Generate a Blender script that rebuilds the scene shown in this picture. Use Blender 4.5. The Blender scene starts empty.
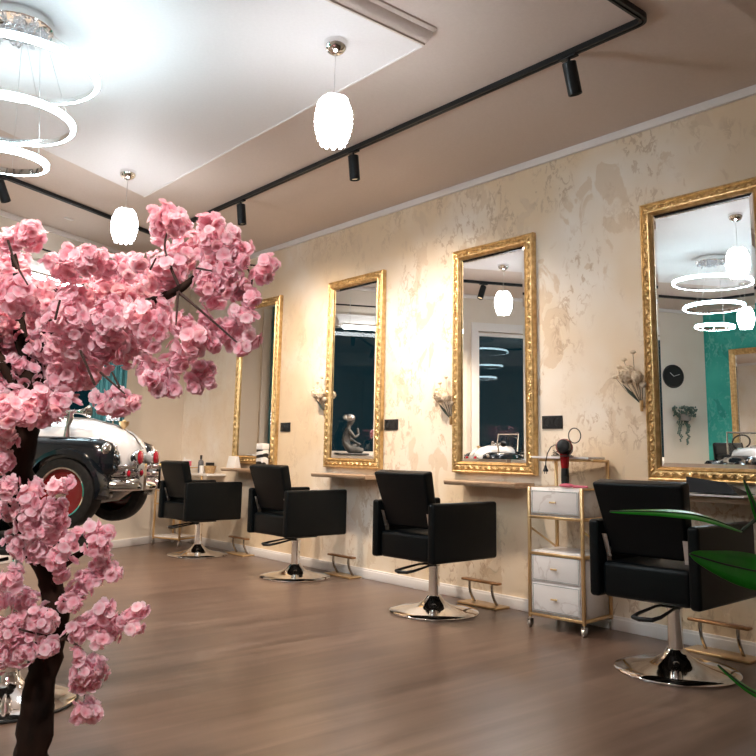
import bpy, bmesh, math, random
from mathutils import Vector, Matrix, noise
PI = math.pi
S = bpy.context.scene
C = S.collection

# ------------------------------------------------------------------ camera
F = 798.0; PX, PY = 379.0, 328.0; CAMH = 1.08
d1 = Vector((-684, 113, F)); d2 = Vector((956, 144, F))
AY = d1.normalized(); AX = (d2 - d2.dot(AY) * AY).normalized(); AZ = AX.cross(AY)
CAMX = Vector((AX[0], AY[0], AZ[0])); CAMU = -Vector((AX[1], AY[1], AZ[1])); CAMF = Vector((AX[2], AY[2], AZ[2]))
cam = bpy.data.cameras.new('camera'); cob = bpy.data.objects.new('camera', cam); C.objects.link(cob)
m3 = Matrix((CAMX, CAMU, -CAMF)).transposed()
cob.matrix_world = Matrix.Translation((0, 0, CAMH)) @ m3.to_4x4()
cam.sensor_width = 36; cam.lens = F / 756 * 36
cam.shift_x = (378 - PX) / 756; cam.shift_y = (PY - 378) / 756
cam.clip_start = 0.05
S.camera = cob

def at(px, py, D):          # point of the place at viewing depth D
    return Vector((0, 0, CAMH)) + (CAMX * ((px - PX) / F) - CAMU * ((py - PY) / F) + CAMF) * D

# ------------------------------------------------------------------ materials
MATS = {}
def mat(name, col, rough=0.5, metal=0.0, emit=None, es=0.0, trans=0.0, coat=0.0, spec=0.5, ior=1.45, sheen=0.0):
    m = bpy.data.materials.new(name); m.use_nodes = True
    b = m.node_tree.nodes['Principled BSDF']
    b.inputs['Base Color'].default_value = (*col, 1); b.inputs['Roughness'].default_value = rough
    b.inputs['Metallic'].default_value = metal; b.inputs['IOR'].default_value = ior
    b.inputs['Transmission Weight'].default_value = trans; b.inputs['Coat Weight'].default_value = coat
    b.inputs['Specular IOR Level'].default_value = spec
    b.inputs['Sheen Weight'].default_value = sheen
    if emit: b.inputs['Emission Color'].default_value = (*emit, 1); b.inputs['Emission Strength'].default_value = es
    MATS[name] = m
    return m
def nd(m, t, **kw):
    n = m.node_tree.nodes.new(t)
    for k, v in kw.items():
        if hasattr(n, k): setattr(n, k, v)
        else: n.inputs[k].default_value = v
    return n
def lk(m, a, ao, b, bi): m.node_tree.links.new(a.outputs[ao], b.inputs[bi])
def bsdf(m): return m.node_tree.nodes['Principled BSDF']
def ramp(m, stops):
    r = nd(m, 'ShaderNodeValToRGB'); e = r.color_ramp.elements
    while len(e) < len(stops): e.new(0.5)
    for i, (p, c) in enumerate(stops):
        e[i].position = p; e[i].color = (*c, 1) if len(c) == 3 else c
    return r
def vary(m, scale, c1, c2, bump=0.0, stretch=(1, 1, 1), detail=4, rough=None):
    tc = nd(m, 'ShaderNodeTexCoord'); mp = nd(m, 'ShaderNodeMapping'); mp.inputs['Scale'].default_value = stretch
    n = nd(m, 'ShaderNodeTexNoise'); n.inputs['Scale'].default_value = scale; n.inputs['Detail'].default_value = detail
    r = ramp(m, [(0.3, c1), (0.7, c2)])
    lk(m, tc, 'Object', mp, 'Vector'); lk(m, mp, 'Vector', n, 'Vector'); lk(m, n, 'Fac', r, 'Fac'); lk(m, r, 'Color', bsdf(m), 'Base Color')
    if bump:
        b = nd(m, 'ShaderNodeBump'); b.inputs['Strength'].default_value = bump; b.inputs['Distance'].default_value = 0.004
        lk(m, n, 'Fac', b, 'Height'); lk(m, b, 'Normal', bsdf(m), 'Normal')
    return m

def stucco(name, base, light, vein, patch):
    m = mat(name, base, 0.5)
    tc = nd(m, 'ShaderNodeTexCoord')
    big = nd(m, 'ShaderNodeTexNoise'); big.inputs['Scale'].default_value = 0.95; big.inputs['Detail'].default_value = 3
    lk(m, tc, 'Object', big, 'Vector')
    mp = nd(m, 'ShaderNodeMapping'); mp.inputs['Rotation'].default_value = (0.55, 0, 0); mp.inputs['Scale'].default_value = (1, 1.25, .8)
    lk(m, tc, 'Object', mp, 'Vector')
    # crackled trowel veins: thin level lines of a warped noise, broken up by a second noise
    n1 = nd(m, 'ShaderNodeTexNoise'); n1.inputs['Scale'].default_value = 11; n1.inputs['Detail'].default_value = 6; n1.inputs['Distortion'].default_value = .6; n1.inputs['Roughness'].default_value = .58
    n4 = nd(m, 'ShaderNodeTexNoise'); n4.inputs['Scale'].default_value = 10; n4.inputs['Detail'].default_value = 3; lk(m, mp, 'Vector', n4, 'Vector')
    brk = ramp(m, [(.46, (0, 0, 0)), (.52, (1, 1, 1))]); lk(m, n4, 'Fac', brk, 'Fac')
    sx = nd(m, 'ShaderNodeSeparateXYZ'); lk(m, tc, 'Object', sx, 'Vector'); fade = nd(m, 'ShaderNodeMapRange'); fade.inputs['From Min'].default_value = 4.6; fade.inputs['From Max'].default_value = 7.6; fade.inputs['To Min'].default_value = 1; fade.inputs['To Max'].default_value = .22; lk(m, sx, 'Y', fade, 'Value')
    lk(m, mp, 'Vector', n1, 'Vector')
    a = nd(m, 'ShaderNodeMath', operation='SUBTRACT'); a.inputs[1].default_value = 0.5; lk(m, n1, 'Fac', a, 0)
    ab = nd(m, 'ShaderNodeMath', operation='ABSOLUTE'); lk(m, a, 0, ab, 0)
    vr = ramp(m, [(0.0, (1, 1, 1)), (0.025, (.8, .8, .8)), (0.055, (0, 0, 0))]); lk(m, ab, 0, vr, 'Fac')
    n2 = nd(m, 'ShaderNodeTexNoise'); n2.inputs['Scale'].default_value = 2.3; n2.inputs['Detail'].default_value = 2; lk(m, mp, 'Vector', n2, 'Vector')
    mr = ramp(m, [(0.44, (0, 0, 0)), (0.58, (1, 1, 1))]); lk(m, n2, 'Fac', mr, 'Fac')
    mu0 = nd(m, 'ShaderNodeMath', operation='MULTIPLY'); lk(m, vr, 'Color', mu0, 0); lk(m, mr, 'Color', mu0, 1)
    mu1 = nd(m, 'ShaderNodeMath', operation='MULTIPLY'); lk(m, mu0, 0, mu1, 0); lk(m, brk, 'Color', mu1, 1)
    mul = nd(m, 'ShaderNodeMath', operation='MULTIPLY'); lk(m, mu1, 0, mul, 0); lk(m, fade, 'Result', mul, 1)
    # solid troweled patches
    n3 = nd(m, 'ShaderNodeTexNoise'); n3.inputs['Scale'].default_value = 4.2; n3.inputs['Detail'].default_value = 6; n3.inputs['Distortion'].default_value = .7
    lk(m, mp, 'Vector', n3, 'Vector')
    pr = ramp(m, [(0.58, (0, 0, 0)), (0.61, (1, 1, 1))]); lk(m, n3, 'Fac', pr, 'Fac')
    br = ramp(m, [(0.38, base), (0.60, light)]); lk(m, big, 'Fac', br, 'Fac')
    x1 = nd(m, 'ShaderNodeMixRGB'); x1.inputs['Color2'].default_value = (*patch, 1); lk(m, br, 'Color', x1, 'Color1')
    pm = nd(m, 'ShaderNodeMath', operation='MULTIPLY'); pm.inputs[1].default_value = .7; lk(m, pr, 'Color', pm, 0); pq = nd(m, 'ShaderNodeMath', operation='MULTIPLY'); lk(m, pm, 0, pq, 0); lk(m, fade, 'Result', pq, 1); lk(m, pq, 0, x1, 'Fac')
    x2 = nd(m, 'ShaderNodeMixRGB'); x2.inputs['Color2'].default_value = (*vein, 1); lk(m, x1, 'Color', x2, 'Color1')
    vm = nd(m, 'ShaderNodeMath', operation='MULTIPLY'); vm.inputs[1].default_value = .8; lk(m, mul, 0, vm, 0); lk(m, vm, 0, x2, 'Fac')
    lk(m, x2, 'Color', bsdf(m), 'Base Color')
    rr = nd(m, 'ShaderNodeMapRange'); rr.inputs['To Min'].default_value = .38; rr.inputs['To Max'].default_value = .6; lk(m, n3, 'Fac', rr, 'Value'); lk(m, rr, 'Result', bsdf(m), 'Roughness')
    h = nd(m, 'ShaderNodeMath', operation='ADD'); lk(m, mul, 0, h, 0); lk(m, pr, 'Color', h, 1)
    b = nd(m, 'ShaderNodeBump', invert=True); b.inputs['Strength'].default_value = .35; b.inputs['Distance'].default_value = .004
    lk(m, h, 0, b, 'Height'); lk(m, b, 'Normal', bsdf(m), 'Normal')
    return m

STUCCO = stucco('cream_stucco', (.76, .61, .43), (.86, .80, .72), (.54, .40, .27), (.68, .54, .39))
TEAL = stucco('teal_stucco', (.01, .30, .25), (.05, .46, .38), (.2, .55, .5), (.0, .2, .17))
WHITEW = vary(mat('painted_wall', (.76, .70, .62), .6), 3, (.75, .67, .57), (.79, .72, .63), .05)
CEIL = vary(mat('painted_ceiling', (.72, .65, .58), .7), 60, (.66, .57, .51), (.69, .60, .54), .15)
PANEL = vary(mat('painted_ceiling_panel', (.78, .76, .75), .6), 60, (.76, .73, .72), (.79, .76, .75), .1)
TRIM = mat('white_trim', (.80, .76, .74), .45)
BASEB = mat('baseboard_white', (.80, .78, .78), .35)
FRAMEW = mat('white_window_frame', (.80, .77, .74), .35)
CHROME = mat('chrome', (.88, .87, .86), .06, 1)
NICKEL = mat('brushed_nickel', (.70, .68, .66), .3, 1)
SMOKE = mat('dark_chrome', (.30, .27, .24), .15, 1)
LEATHER = vary(mat('black_leather', (.003, .005, .006), .38, spec=.17), 220, (.0018, .003, .0038), (.0035, .0052, .0065), .08)
BLACKM = mat('black_metal', (.010, .012, .014), .4, .3)
BLACKP = mat('black_plastic', (.010, .011, .012), .35)
DKPL = mat('dark_socket', (.018, .020, .022), .3)
GOLD = vary(mat('antique_gold', (.60, .36, .12), .34, .85), 26, (.52, .33, .14), (.80, .58, .29), .5, detail=6)
BRONZE = mat('bronze_bar', (.36, .20, .10), .3, .8)
GOLD2 = mat('satin_gold', (.72, .50, .26), .3, .8)
MIRROR = mat('silvered_glass', (.93, .94, .94), .0, 1)
WOOD = vary(mat('live_edge_wood', (.45, .30, .2), .45), 9, (.28, .17, .10), (.60, .44, .31), .2, (1, .22, 6), 6)
BARK = vary(mat('dark_bark', (.03, .015, .01), .85, spec=.2), 18, (.004, .002, .0015), (.028, .013, .008), .9, (1, 1, .35), 8)
TWIG = mat('twig', (.045, .022, .018), .8)
INSET = mat('drawer_groove', (.22, .27, .26), .5)
MARBLE = mat('white_marble', (.82, .80, .80), .22)
def marble():
    m = MARBLE; tc = nd(m, 'ShaderNodeTexCoord'); n = nd(m, 'ShaderNodeTexNoise'); n.inputs['Scale'].default_value = 2.4; n.inputs['Detail'].default_value = 4; n.inputs['Distortion'].default_value = .8
    a = nd(m, 'ShaderNodeMath', operation='SUBTRACT'); a.inputs[1].default_value = .5; ab = nd(m, 'ShaderNodeMath', operation='ABSOLUTE')
    r = ramp(m, [(0, (.66, .62, .61)), (.018, (.80, .78, .78))])
    lk(m, tc, 'Object', n, 'Vector'); lk(m, n, 'Fac', a, 0); lk(m, a, 0, ab, 0); lk(m, ab, 0, r, 'Fac'); lk(m, r, 'Color', bsdf(m), 'Base Color')
marble()
CARW = mat('white_car_paint', (.80, .78, .78), .18, coat=.8)
CARB = mat('black_car_paint', (.005, .008, .012), .16, coat=.8)
CARR = mat('red_car_paint', (.20, .003, .006), .25, coat=.6)
REDL = mat('red_lens', (.45, .01, .03), .15, coat=.5)
RUBBER = vary(mat('tyre_rubber', (.012, .012, .013), .7), 60, (.008, .008, .009), (.018, .018, .019), .5)
GLASS = mat('clear_glass', (.95, .98, .98), .0, trans=1.0, ior=1.45)
CRYST = mat('crystal', (.95, .97, 1), .02, trans=.9, ior=1.5, emit=(.9, .96, 1), es=.04)
LEAF = vary(mat('glossy_leaf', (.01, .24, .02), .3), 4, (.008, .24, .008), (.02, .42, .02), .1)
LEAFD = mat('dried_leaf', (.05, .07, .05), .7)
PAPER = mat('white_paper', (.80, .79, .78), .6)
BLKPAPER = mat('black_card', (.012, .014, .018), .6)
POM = vary(mat('dried_pompom', (.75, .62, .47), .9), 60, (.66, .53, .38), (.86, .76, .62), .8)
DSTEM = mat('dried_stem', (.20, .16, .11), .8)
STATUE = vary(mat('grey_stone', (.12, .12, .12), .45), 30, (.07, .075, .075), (.14, .14, .14), .2)
PINKP = mat('pink_plastic', (.65, .12, .20), .35)
REDP = mat('red_plastic', (.33, .01, .015), .25)
CURT = mat('teal_sheer_curtain', (.05, .22, .26), .8, sheen=.3)
WICK = vary(mat('tan_wicker', (.5, .32, .16), .8), 50, (.38, .23, .10), (.62, .42, .22), .9)
CERAM = mat('terracotta_grey', (.25, .24, .23), .6)
SOIL = mat('soil', (.03, .02, .015), .95)
CLOCKB = mat('clock_face_black', (.012, .013, .015), .3)
NOODLE = mat('grey_green_foliage', (.10, .16, .13), .7)
LEDW = mat('ring_light', (.9, .95, 1), .4, emit=(.66, .90, 1.0), es=32)
LAMPW = mat('pendant_glow', (.95, .97, 1), .3, emit=(.95, .97, 1.0), es=22)
LAMPC = mat('pendant_crystal', (.85, .87, .9), .05, trans=.6, emit=(.95, .97, 1.0), es=.7)
TUBE = mat('tube_light', (.95, .97, 1), .3, emit=(.95, .98, 1.0), es=12)
WARM = mat('spot_lens', (.9, .8, .6), .2, emit=(1, .75, .48), es=.5)

# pink petals: thin, partly translucent, paler rim from a vertex attribute
PETAL = bpy.data.materials.new('silk_petal'); PETAL.use_nodes = True
def petal_mat():
    m = PETAL; b = bsdf(m); out = m.node_tree.nodes['Material Output']
    at_ = nd(m, 'ShaderNodeAttribute', attribute_name='tint')
    r = ramp(m, [(0, (.90, .41, .50)), (.5, (.96, .65, .73)), (1, (.99, .88, .92))])
    lk(m, at_, 'Fac', r, 'Fac'); lk(m, r, 'Color', b, 'Base Color'); b.inputs['Roughness'].default_value = .75
    b.inputs['Specular IOR Level'].default_value = .2
    t = nd(m, 'ShaderNodeBsdfTranslucent'); lk(m, r, 'Color', t, 'Color')
    x = nd(m, 'ShaderNodeMixShader'); x.inputs[0].default_value = .5
    lk(m, b, 0, x, 1); lk(m, t, 0, x, 2); lk(m, x, 0, out, 'Surface')
petal_mat()

# floor: grey-brown laminate planks running across the room
FLOOR = mat('laminate', (.2, .13, .1), .3)
def floor_mat():
    m = FLOOR; tc = nd(m, 'ShaderNodeTexCoord')
    br = nd(m, 'ShaderNodeTexBrick'); br.offset = .37; br.inputs['Scale'].default_value = 1
    br.inputs['Brick Width'].default_value = 1.3; br.inputs['Row Height'].default_value = .19; br.inputs['Mortar Size'].default_value = .0012
    br.inputs['Mortar Smooth'].default_value = .2
    br.inputs['Color1'].default_value = (.0, .0, .0, 1); br.inputs['Color2'].default_value = (1, 1, 1, 1); br.inputs['Mortar'].default_value = (.3, .3, .3, 1)
    lk(m, tc, 'Object', br, 'Vector')
    mp = nd(m, 'ShaderNodeMapping'); mp.inputs['Scale'].default_value = (.55, 7, 1); lk(m, tc, 'Object', mp, 'Vector')
    n = nd(m, 'ShaderNodeTexNoise'); n.inputs['Scale'].default_value = 1.6; n.inputs['Detail'].default_value = 8; n.inputs['Roughness'].default_value = .62; n.inputs['Distortion'].default_value = .35
    lk(m, mp, 'Vector', n, 'Vector')
    r = ramp(m, [(.28, (.088, .055, .040)), (.50, (.140, .090, .067)), (.72, (.200, .134, .103))]); lk(m, n, 'Fac', r, 'Fac')
    hs = nd(m, 'ShaderNodeMixRGB', blend_type='MULTIPLY'); hs.inputs['Fac'].default_value = .20
    lk(m, r, 'Color', hs, 'Color1'); lk(m, br, 'Color', hs, 'Color2')
    lk(m, hs, 'Color', bsdf(m), 'Base Color')
    rr = nd(m, 'ShaderNodeMapRange'); rr.inputs['To Min'].default_value = .27; rr.inputs['To Max'].default_value = .33; bsdf(m).inputs['Specular IOR Level'].default_value = .85; lk(m, n, 'Fac', rr, 'Value'); lk(m, rr, 'Result', bsdf(m), 'Roughness')
    b = nd(m, 'ShaderNodeBump'); b.inputs['Strength'].default_value = .07; b.inputs['Distance'].default_value = .002
    lk(m, n, 'Fac', b, 'Height'); lk(m, b, 'Normal', bsdf(m), 'Normal')
floor_mat()

# ------------------------------------------------------------------ mesh helpers
class MB:
    def __init__(s): s.v = []; s.f = []; s.sm = []; s.mi = []; s.tint = None; s.M = Matrix.Identity(4); s.cur = 0
    def add(s, vs, fs, smooth=False):
        o = len(s.v); s.v += [s.M @ Vector(p) for p in vs]
        for f in fs: s.f.append([i + o for i in f]); s.sm.append(smooth); s.mi.append(s.cur)
        return s
    def box(s, x0, x1, y0, y1, z0, z1):
        v = [(x, y, z) for z in (z0, z1) for y in (y0, y1) for x in (x0, x1)]
        return s.add(v, [(0, 2, 3, 1), (4, 5, 7, 6), (0, 1, 5, 4), (1, 3, 7, 5), (3, 2, 6, 7), (2, 0, 4, 6)])
    def hexa(s, bot, top):      # two quads of points
        return s.add(list(bot) + list(top), [(3, 2, 1, 0), (4, 5, 6, 7), (0, 1, 5, 4), (1, 2, 6, 5), (2, 3, 7, 6), (3, 0, 4, 7)])
    def prism(s, poly, z0, z1):
        n = len(poly); v = [(x, y, z0) for x, y in poly] + [(x, y, z1) for x, y in poly]
        return s.add(v, [tuple(range(n - 1, -1, -1)), tuple(range(n, 2 * n))] + [(i, (i + 1) % n, n + (i + 1) % n, n + i) for i in range(n)])
    def lathe(s, prof, seg=32, cap=True, org=(0, 0, 0), axis=None):
        M0 = s.M
        if axis is not None:
            s.M = s.M @ Matrix.Translation(org) @ Vector((0, 0, 1)).rotation_difference(Vector(axis)).to_matrix().to_4x4()
        else: s.M = s.M @ Matrix.Translation(org)
        n = len(prof); v = []; f = []
        for r, z in prof:
            for k in range(seg): v.append((r * math.cos(2 * PI * k / seg), r * math.sin(2 * PI * k / seg), z))
        for i in range(n - 1):
            for k in range(seg): f.append((i * seg + k, i * seg + (k + 1) % seg, (i + 1) * seg + (k + 1) % seg, (i + 1) * seg + k))
        s.add(v, f, True)
        if cap:
            if prof[0][0] > 1e-4: s.add(v[:seg], [tuple(range(seg - 1, -1, -1))])
            if prof[-1][0] > 1e-4: s.add(v[-seg:], [tuple(range(seg))])
        s.M = M0; return s
    def tube(s, pts, r, seg=10, closed=False, sx=1.0):
        pts = [Vector(p) for p in pts]; n = len(pts); rs = r if isinstance(r, (list, tuple)) else [r] * n
        v = []; f = []; up = None
        for i, p in enumerate(pts):
            a = pts[(i - 1) % n] if (closed or i) else p; b = pts[(i + 1) % n] if (closed or i < n - 1) else p
            t = (b - a).normalized()
            if up is None: up = t.orthogonal().normalized()
            up = (up - up.dot(t) * t); up = up.normalized() if up.length > 1e-6 else t.orthogonal().normalized()
            w = t.cross(up)
            for k in range(seg):
                an = 2 * PI * k / seg; v.append(p + up * math.cos(an) * rs[i] + w * math.sin(an) * rs[i] * sx)
        for i in range(n if closed else n - 1):
            j = (i + 1) % n
            for k in range(seg): f.append((i * seg + k, i * seg + (k + 1) % seg, j * seg + (k + 1) % seg, j * seg + k))
        s.add(v, f, True)
        if not closed: s.add(v[:seg], [tuple(range(seg - 1, -1, -1))]); s.add(v[-seg:], [tuple(range(seg))])
        return s
    def ball(s, c, r, sc=(1, 1, 1), u=16, w=10):
        v = []; f = []
        for i in range(w + 1):
            th = PI * i / w
            for k in range(u): v.append((c[0] + r * sc[0] * math.sin(th) * math.cos(2 * PI * k / u), c[1] + r * sc[1] * math.sin(th) * math.sin(2 * PI * k / u), c[2] + r * sc[2] * math.cos(th)))
        for i in range(w):
            for k in range(u): f.append((i * u + k, (i + 1) * u + k, (i + 1) * u + (k + 1) % u, i * u + (k + 1) % u))
        return s.add(v, f, True)
    def loft(s, rings, cap=True, smooth=True):
        n = len(rings[0]); v = [p for r in rings for p in r]; f = []
        for i in range(len(rings) - 1):
            for k in range(n): f.append((i * n + k, i * n + (k + 1) % n, (i + 1) * n + (k + 1) % n, (i + 1) * n + k))
        s.add(v, f, smooth)
        if cap: s.add(rings[0], [tuple(range(n - 1, -1, -1))]); s.add(rings[-1], [tuple(range(n))])
        return s
    def build(s, name, m, parent=None, bevel=0, seg=3, autosmooth=False):
        me = bpy.data.meshes.new(name); me.from_pydata([tuple(p) for p in s.v], [], s.f)
        ms = m if isinstance(m, (list, tuple)) else [m]
        for x in ms: me.materials.append(x)
        me.polygons.foreach_set('use_smooth', s.sm if not bevel else [True] * len(s.f))
        me.polygons.foreach_set('material_index', s.mi)
        if s.tint:
            a = me.attributes.new('tint', 'FLOAT', 'POINT'); a.data.foreach_set('value', s.tint)
        bm = bmesh.new(); bm.from_mesh(me)
        if not s.tint: bmesh.ops.remove_doubles(bm, verts=bm.verts, dist=1e-5)
        if not s.tint: bmesh.ops.recalc_face_normals(bm, faces=bm.faces)
        if bevel:
            es = [e for e in bm.edges if len(e.link_faces) == 2 and e.calc_face_angle(0) > .5]
            bmesh.ops.bevel(bm, geom=es, offset=bevel, segments=seg, profile=.5, affect='EDGES', clamp_overlap=True)
            for f in bm.faces: f.smooth = True
        bm.to_mesh(me); bm.free()
        if bevel:
            me.set_sharp_from_angle(angle=math.radians(50))
        else:
            me.set_sharp_from_angle(angle=math.radians(40))
        o = bpy.data.objects.new(name, me); C.objects.link(o)
        if parent: o.parent = parent
        return o

def tag(o, label, cat, group=None, kind=None):
    o['label'] = label; o['category'] = cat
    if group: o['group'] = group
    if kind: o['kind'] = kind
    return o
def thing(name, label, cat, loc=(0, 0, 0), rz=0, group=None):
    o = bpy.data.objects.new(name, None); C.objects.link(o); o.location = loc; o.rotation_euler = (0, 0, rz)
    o.empty_display_size = .1
    return tag(o, label, cat, group)
def struct(o): o['kind'] = 'structure'; return o
def dup(root, loc, rz, label):
    r = root.copy(); C.objects.link(r); r.location = loc; r.rotation_euler = (0, 0, rz); r['label'] = label
    for ch in list(root.children):
        c = ch.copy(); C.objects.link(c); c.parent = r
        for g in list(ch.children):
            d = g.copy(); C.objects.link(d); d.parent = c
    return r

# ------------------------------------------------------------------ room shell
W = 4.625; LX = -2.28; H = 3.31; PZ = 3.25; NEAR = -2.2; TN = .476
def by(x): return 9.25 - TN * (W - x)        # line of the slanting rear wall
BD = Vector((1, TN, 0)).normalized(); BN = Vector((TN, -1, 0)).normalized()   # along it, and out of it into the room
P0 = Vector((W, 9.25, 0))
def bp(x, off=0, z=0):   # point on rear wall at x, off metres into the room
    return Vector((x, by(x), z)) + BN * off

struct(MB().prism([(LX - .3, NEAR - .3), (W + .3, NEAR - .3), (W + .3, by(W + .3) + .3), (LX - .3, by(LX - .3) + .3)], -.1, 0).build('floor', FLOOR))
struct(MB().prism([(LX - .3, NEAR - .3), (W + .3, NEAR - .3), (W + .3, by(W + .3) + .3), (LX - .3, by(LX - .3) + .3)], H, H + .1).build('ceiling', CEIL))
struct(MB().box(W, W + .2, NEAR, by(W) + .1, 0, H).build('wall_right', STUCCO))
struct(MB().box(LX - .2, LX, 3.6, by(LX), 0, H).build('wall_left', TEAL)); struct(MB().box(LX - .2, LX, NEAR, 3.6, 0, H).build('wall_left_near', WHITEW))
struct(MB().box(LX - .2, W + .2, NEAR - .2, NEAR, 0, H).build('wall_near', WHITEW))
# rear wall with two window openings
def bwall(mb, xa, xb, z0, z1, t=.2, off=0):
    a = bp(xa, off); b = bp(xb, off); c = bp(xb, off - t); d = bp(xa, off - t)
    mb.prism([(d.x, d.y), (c.x, c.y), (b.x, b.y), (a.x, a.y)], z0, z1); return mb
W1 = (2.02, 3.56); W2 = (-.55, 1.03); WZ = (1.06, 2.80)
mb = MB()
bwall(mb, LX - .1, W + .1, 0, WZ[0]); bwall(mb, LX - .1, W + .1, WZ[1], H)
bwall(mb, LX - .1, W2[0], WZ[0], WZ[1]); bwall(mb, W2[1], W1[0], WZ[0], WZ[1]); bwall(mb, W1[1], W + .1, WZ[0], WZ[1])
struct(mb.build('wall_back', WHITEW))
for i, (a, b) in enumerate((W1, W2)):
    mb = MB(); fw = .09
    for (xa, xb, z0, z1) in ((a - fw, a, WZ[0] - .02, WZ[1] + .12), (b, b + fw, WZ[0] - .02, WZ[1] + .12), (a, b, WZ[1], WZ[1] + .12)):
        bwall(mb, xa, xb, z0, z1, .05, .03)
    for (xa, xb, z0, z1) in ((a, a + .05, WZ[0], WZ[1]), (b - .05, b, WZ[0], WZ[1]), (a, b, WZ[1] - .05, WZ[1]), (a, b, WZ[0], WZ[0] + .05)):
        bwall(mb, xa, xb, z0, z1, .05, -.08)
    fr = struct(mb.build('window_%d' % (i + 1), FRAMEW))
    g = bwall(MB(), a + .04, b - .04, WZ[0] + .04, WZ[1] - .04, .008, -.10).build('pane', GLASS, fr)
    s = bwall(MB(), a - .1, b + .1, WZ[0] - .06, WZ[0] - .001, .36, .27).build('window_sill', FRAMEW, fr)
# trims
struct(MB().box(W - .03, W, NEAR, by(W) - .02, H - .056, H).build('trim_1', TRIM, bevel=.006))
struct(bwall(MB(), LX, W, H - .05, H, .03, .03).build('trim_2', TRIM, bevel=.006))
struct(MB().box(LX, LX + .03, NEAR, by(LX), H - .056, H).build('trim_3', TRIM))
mb = MB(); mb.box(W - .016, W, NEAR, by(W) - .02, 0, .085); mb.box(W - .02, W, NEAR, by(W) - .02, .0, .07)
struct(mb.build('baseboard_right', BASEB, bevel=.003))
mb = MB(); bwall(mb, LX, W, 0, .085, .016, .016); struct(mb.build('baseboard_back', BASEB, bevel=.003))
struct(MB().box(LX, LX + .016, NEAR, by(LX), 0, .085).build('baseboard_left', BASEB))
# dropped ceiling panel, its cornice, and the beam near the camera
PXR, PYN = 2.735, 2.92; PXL = -.78
def pb(x): return 6.436 - .5216 * (PXR - x)
struct(MB().prism([(PXL, PYN), (PXR, PYN), (PXR, pb(PXR)), (PXL, pb(PXL))], PZ, H).build('ceiling_panel', PANEL))
prof = [(0, PZ - .003), (.012, PZ - .002), (.014, PZ + .006), (.030, PZ + .010), (.050, PZ + .020), (.068, PZ + .034), (.078, PZ + .046), (.092, PZ + .048), (.104, PZ + .052), (.106, H)]
mb = MB()
ringa = [(PXL, PYN - u, z) for u, z in prof] + [(PXL, PYN, H)]; ringb = [(PXR + .004, PYN - u, z) for u, z in prof] + [(PXR + .004, PYN, H)]
mb.loft([ringa, ringb], True, False); struct(mb.build('trim_4', CEIL))
mb = MB(); mb.box(PXR - .008, PXR + .003, PYN, pb(PXR), PZ - .006, PZ + .004)
struct(mb.build('trim_5', TRIM))
struct(MB().box(LX, W, -.4, 1.45, 3.01, H).build('trim_6', CEIL))

# ------------------------------------------------------------------ styling chair
def make_chair():
    t = thing('styling_chair', '', 'chair', group='black styling chairs along the right wall')
    MB().lathe([(.30, 0), (.31, .003), (.312, .010), (.306, .016), (.25, .024), (.17, .038), (.11, .056), (.075, .078), (.055, .10), (.046, .115)], 64).build('base', CHROME, t)
    MB().lathe([(.038, .10), (.038, .30), (.043, .302), (.043, .318), (.030, .320), (.030, .352)], 32).build('column', CHROME, t)
    mb = MB(); mb.box(-.13, .13, -.13, .13, .345, .372); mb.build('mounting_plate', BLACKM, t, .004)
    mb = MB(); p = [(-.03, .05, .325), (-.10, .055, .325), (-.25, .07, .305), (-.315, .06, .297), (-.33, .02, .295), (-.31, -.04, .297), (-.25, -.055, .305), (-.10, -.045, .325), (-.03, -.04, .325)]
    mb.tube(p, [.007, .007, .009, .011, .012, .011, .009, .007, .007], 10); mb.tube([(-.04, .05, .325), (-.04, -.05, .325)], .008)
    mb.build('pump_lever', BLACKM, t)
    for s in (1, -1):
        MB().box(-.33, .33, s * .27 - .03, s * .27 + .03, .372, .762).build('side_panel', LEATHER, t, .020, 5)
    mb = MB(); mb.box(-.305, .30, -.238, .238, .374, .552); mb.build('seat', LEATHER, t, .028, 5)
    # leaning backrest, wider at the top
    mb = MB()
    def q(x, w, z): return [(x, -w, z), (x + .085, -w, z + .012), (x + .085, w, z + .012), (x, w, z)]
    a = [(-.262, -.206, .585), (-.172, -.206, .60), (-.172, .206, .60), (-.262, .206, .585)]
    b = [(-.372, -.250, .955), (-.285, -.250, .975), (-.285, .250, .975), (-.372, .250, .955)]
    mb.hexa(a, b); bk = mb.build('backrest', LEATHER, t, .018, 4)
    for s in (1, -1):
        mb = MB(); mb.hexa([(-.268, s * .200, .575), (-.263, s * .200, .575), (-.263, s * .226, .575), (-.268, s * .226, .575)],
                           [(-.302, s * .208, .69), (-.297, s * .208, .69), (-.297, s * .234, .69), (-.302, s * .234, .69)])
        mb.box(-.266, -.23, s * .226 - .002, s * .226 + .002, .55, .62)
        for z, x in ((.59, -.273), (.67, -.297)): mb.ball((x, s * .216, z), .0045, (1, 1, 1), 8, 6)
        mb.build('hinge_bracket', NICKEL, t)
    return t
chair = make_chair()
CH = [((4.0, 2.305), math.radians(3), 'black leather styling chair nearest the camera, its side crossed by green leaves'),
      ((4.055, 4.155), math.radians(2.5), 'black leather styling chair in the middle of the floor, just left of the drawer trolley'),
      ((4.145, 5.99), math.radians(2), 'black leather styling chair in front of the mirror reflecting the seated sculpture'),
      ((4.14, 7.78), math.radians(1.5), 'farthest black leather styling chair, beside the back corner and right of the toy car')]
for i, (p, r, l) in enumerate(CH):
    if i == 0: chair.location = (*p, 0); chair.rotation_euler = (0, 0, r); chair['label'] = l
    else: dup(chair, (*p, 0), r, l)

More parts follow.
